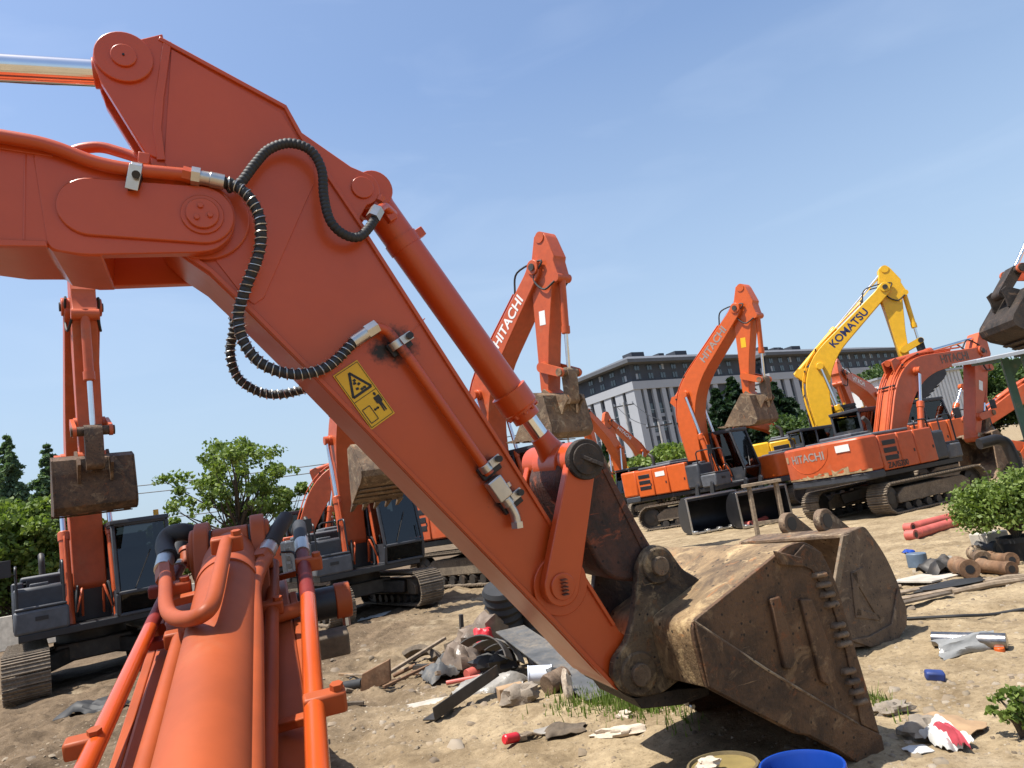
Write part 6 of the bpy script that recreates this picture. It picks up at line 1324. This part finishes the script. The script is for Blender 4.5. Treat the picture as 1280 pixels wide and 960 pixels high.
def tuft(n, cx, cy, sx, sy, h, seed):
    rg = np.random.default_rng(seed); out = []
    for i in range(n):
        x = cx+rg.normal()*sx; y = cy+rg.normal()*sy; z = gh(x, y); a = rg.random()*6.28; l_ = h*(.4+.9*rg.random()); ln = .45*rg.random(); w_ = .004+.004*rg.random()
        d = V(cos(a), sin(a), 0); s_d = V(-sin(a), cos(a), 0)
        out += [V(x, y, z-.005)-s_d*w_, V(x, y, z-.005)+s_d*w_, V(x, y, z)+d*l_*ln+V(0, 0, l_)+s_d*w_*.15, V(x, y, z)+d*l_*ln+V(0, 0, l_)-s_d*w_*.15]
    return np.array(out)
parts = []
for px, py, sx, n in ((790, 876, .26, 700), (765, 868, .22, 500), (815, 886, .16, 350), (845, 897, .08, 90), (740, 862, .15, 200), (700, 862, .06, 80), (1095, 885, .05, 80), (1105, 880, .04, 60)):
    g = G(px, py); parts.append(tuft(n, g[0], g[1], sx, .10, .065, px))
g_ = card_obj('grass', np.concatenate(parts), 'leaf'); tag(g_, 'short green grass growing at the edge of the grey sheet', 'grass', kind='stuff')
# gravel and clods
def stones(n, seed, name, mt, label, size, areas):
    rg = np.random.default_rng(seed); base = np.array([(1, 0, -.35), (.31, .95, -.35), (-.81, .59, -.35), (-.81, -.59, -.35), (.31, -.95, -.35), (.5, .36, .7), (-.2, .6, .8), (-.62, 0, .6), (-.19, -.59, .75), (.5, -.36, .65)])*np.array((1, 1, .7))
    fb = np.array([(0, 1, 5), (1, 6, 5), (1, 2, 6), (2, 7, 6), (2, 3, 7), (3, 8, 7), (3, 4, 8), (4, 9, 8), (4, 0, 9), (0, 5, 9), (5, 6, 7), (5, 7, 8), (5, 8, 9)])
    xs = []; 
    for (x0, x1, y0, y1, w_) in areas: k = int(n*w_); xs.append(np.stack([x0+(x1-x0)*rg.random(k), y0+(y1-y0)*rg.random(k)], 1))
    P_ = np.concatenate(xs); k = len(P_); z = gz(P_[:, 0], P_[:, 1]); s_z = size*np.exp(rg.normal(size=k)*.55); a = rg.random(k)*6.28
    jit = 1+.9*(rg.random((k, 10, 3))-.5); b_ = base[None]*jit*s_z[:, None, None]*np.stack([1+.4*rg.random(k), np.ones(k), .6+.5*rg.random(k)], 1)[:, None, :]
    ca, sa = np.cos(a)[:, None], np.sin(a)[:, None]; X = b_[..., 0]*ca-b_[..., 1]*sa+P_[:, :1]; Y = b_[..., 0]*sa+b_[..., 1]*ca+P_[:, 1:]; Z = b_[..., 2]+z[:, None]
    vs = np.stack([X, Y, Z], 2).reshape(-1, 3); fs = (fb[None]+np.arange(k)[:, None, None]*10).reshape(-1, 3)
    me = bpy.data.meshes.new(name); me.vertices.add(len(vs)); me.vertices.foreach_set('co', vs.astype(np.float32).ravel()); me.loops.add(fs.size); me.loops.foreach_set('vertex_index', fs.ravel().astype(np.int32)); me.polygons.add(len(fs)); me.polygons.foreach_set('loop_start', np.arange(0, fs.size, 3)); me.update(calc_edges=True)
    me.materials.append(M_[mt]); o = bpy.data.objects.new(name, me); COL.objects.link(o); tag(o, label, 'gravel', kind='stuff')
stones(12000, 1, 'gravel', 'pebble', 'loose pebbles scattered over the dirt yard', .0065, [(-6, 6, 3.6, 9, .75), (-7, 7, 9, 16, .25)])
stones(1100, 2, 'rubble', 'rubblemat', 'broken rock and clods lying over the dirt', .015, [(-6, 6, 3.6, 12, .35), (-5, -1.2, 4.5, 10, .5), (1.1, 3.4, 3.4, 5.2, .35), (-1.8, 1.0, 6.0, 8.6, .18), (3, 5, 7.5, 9.5, .12)])
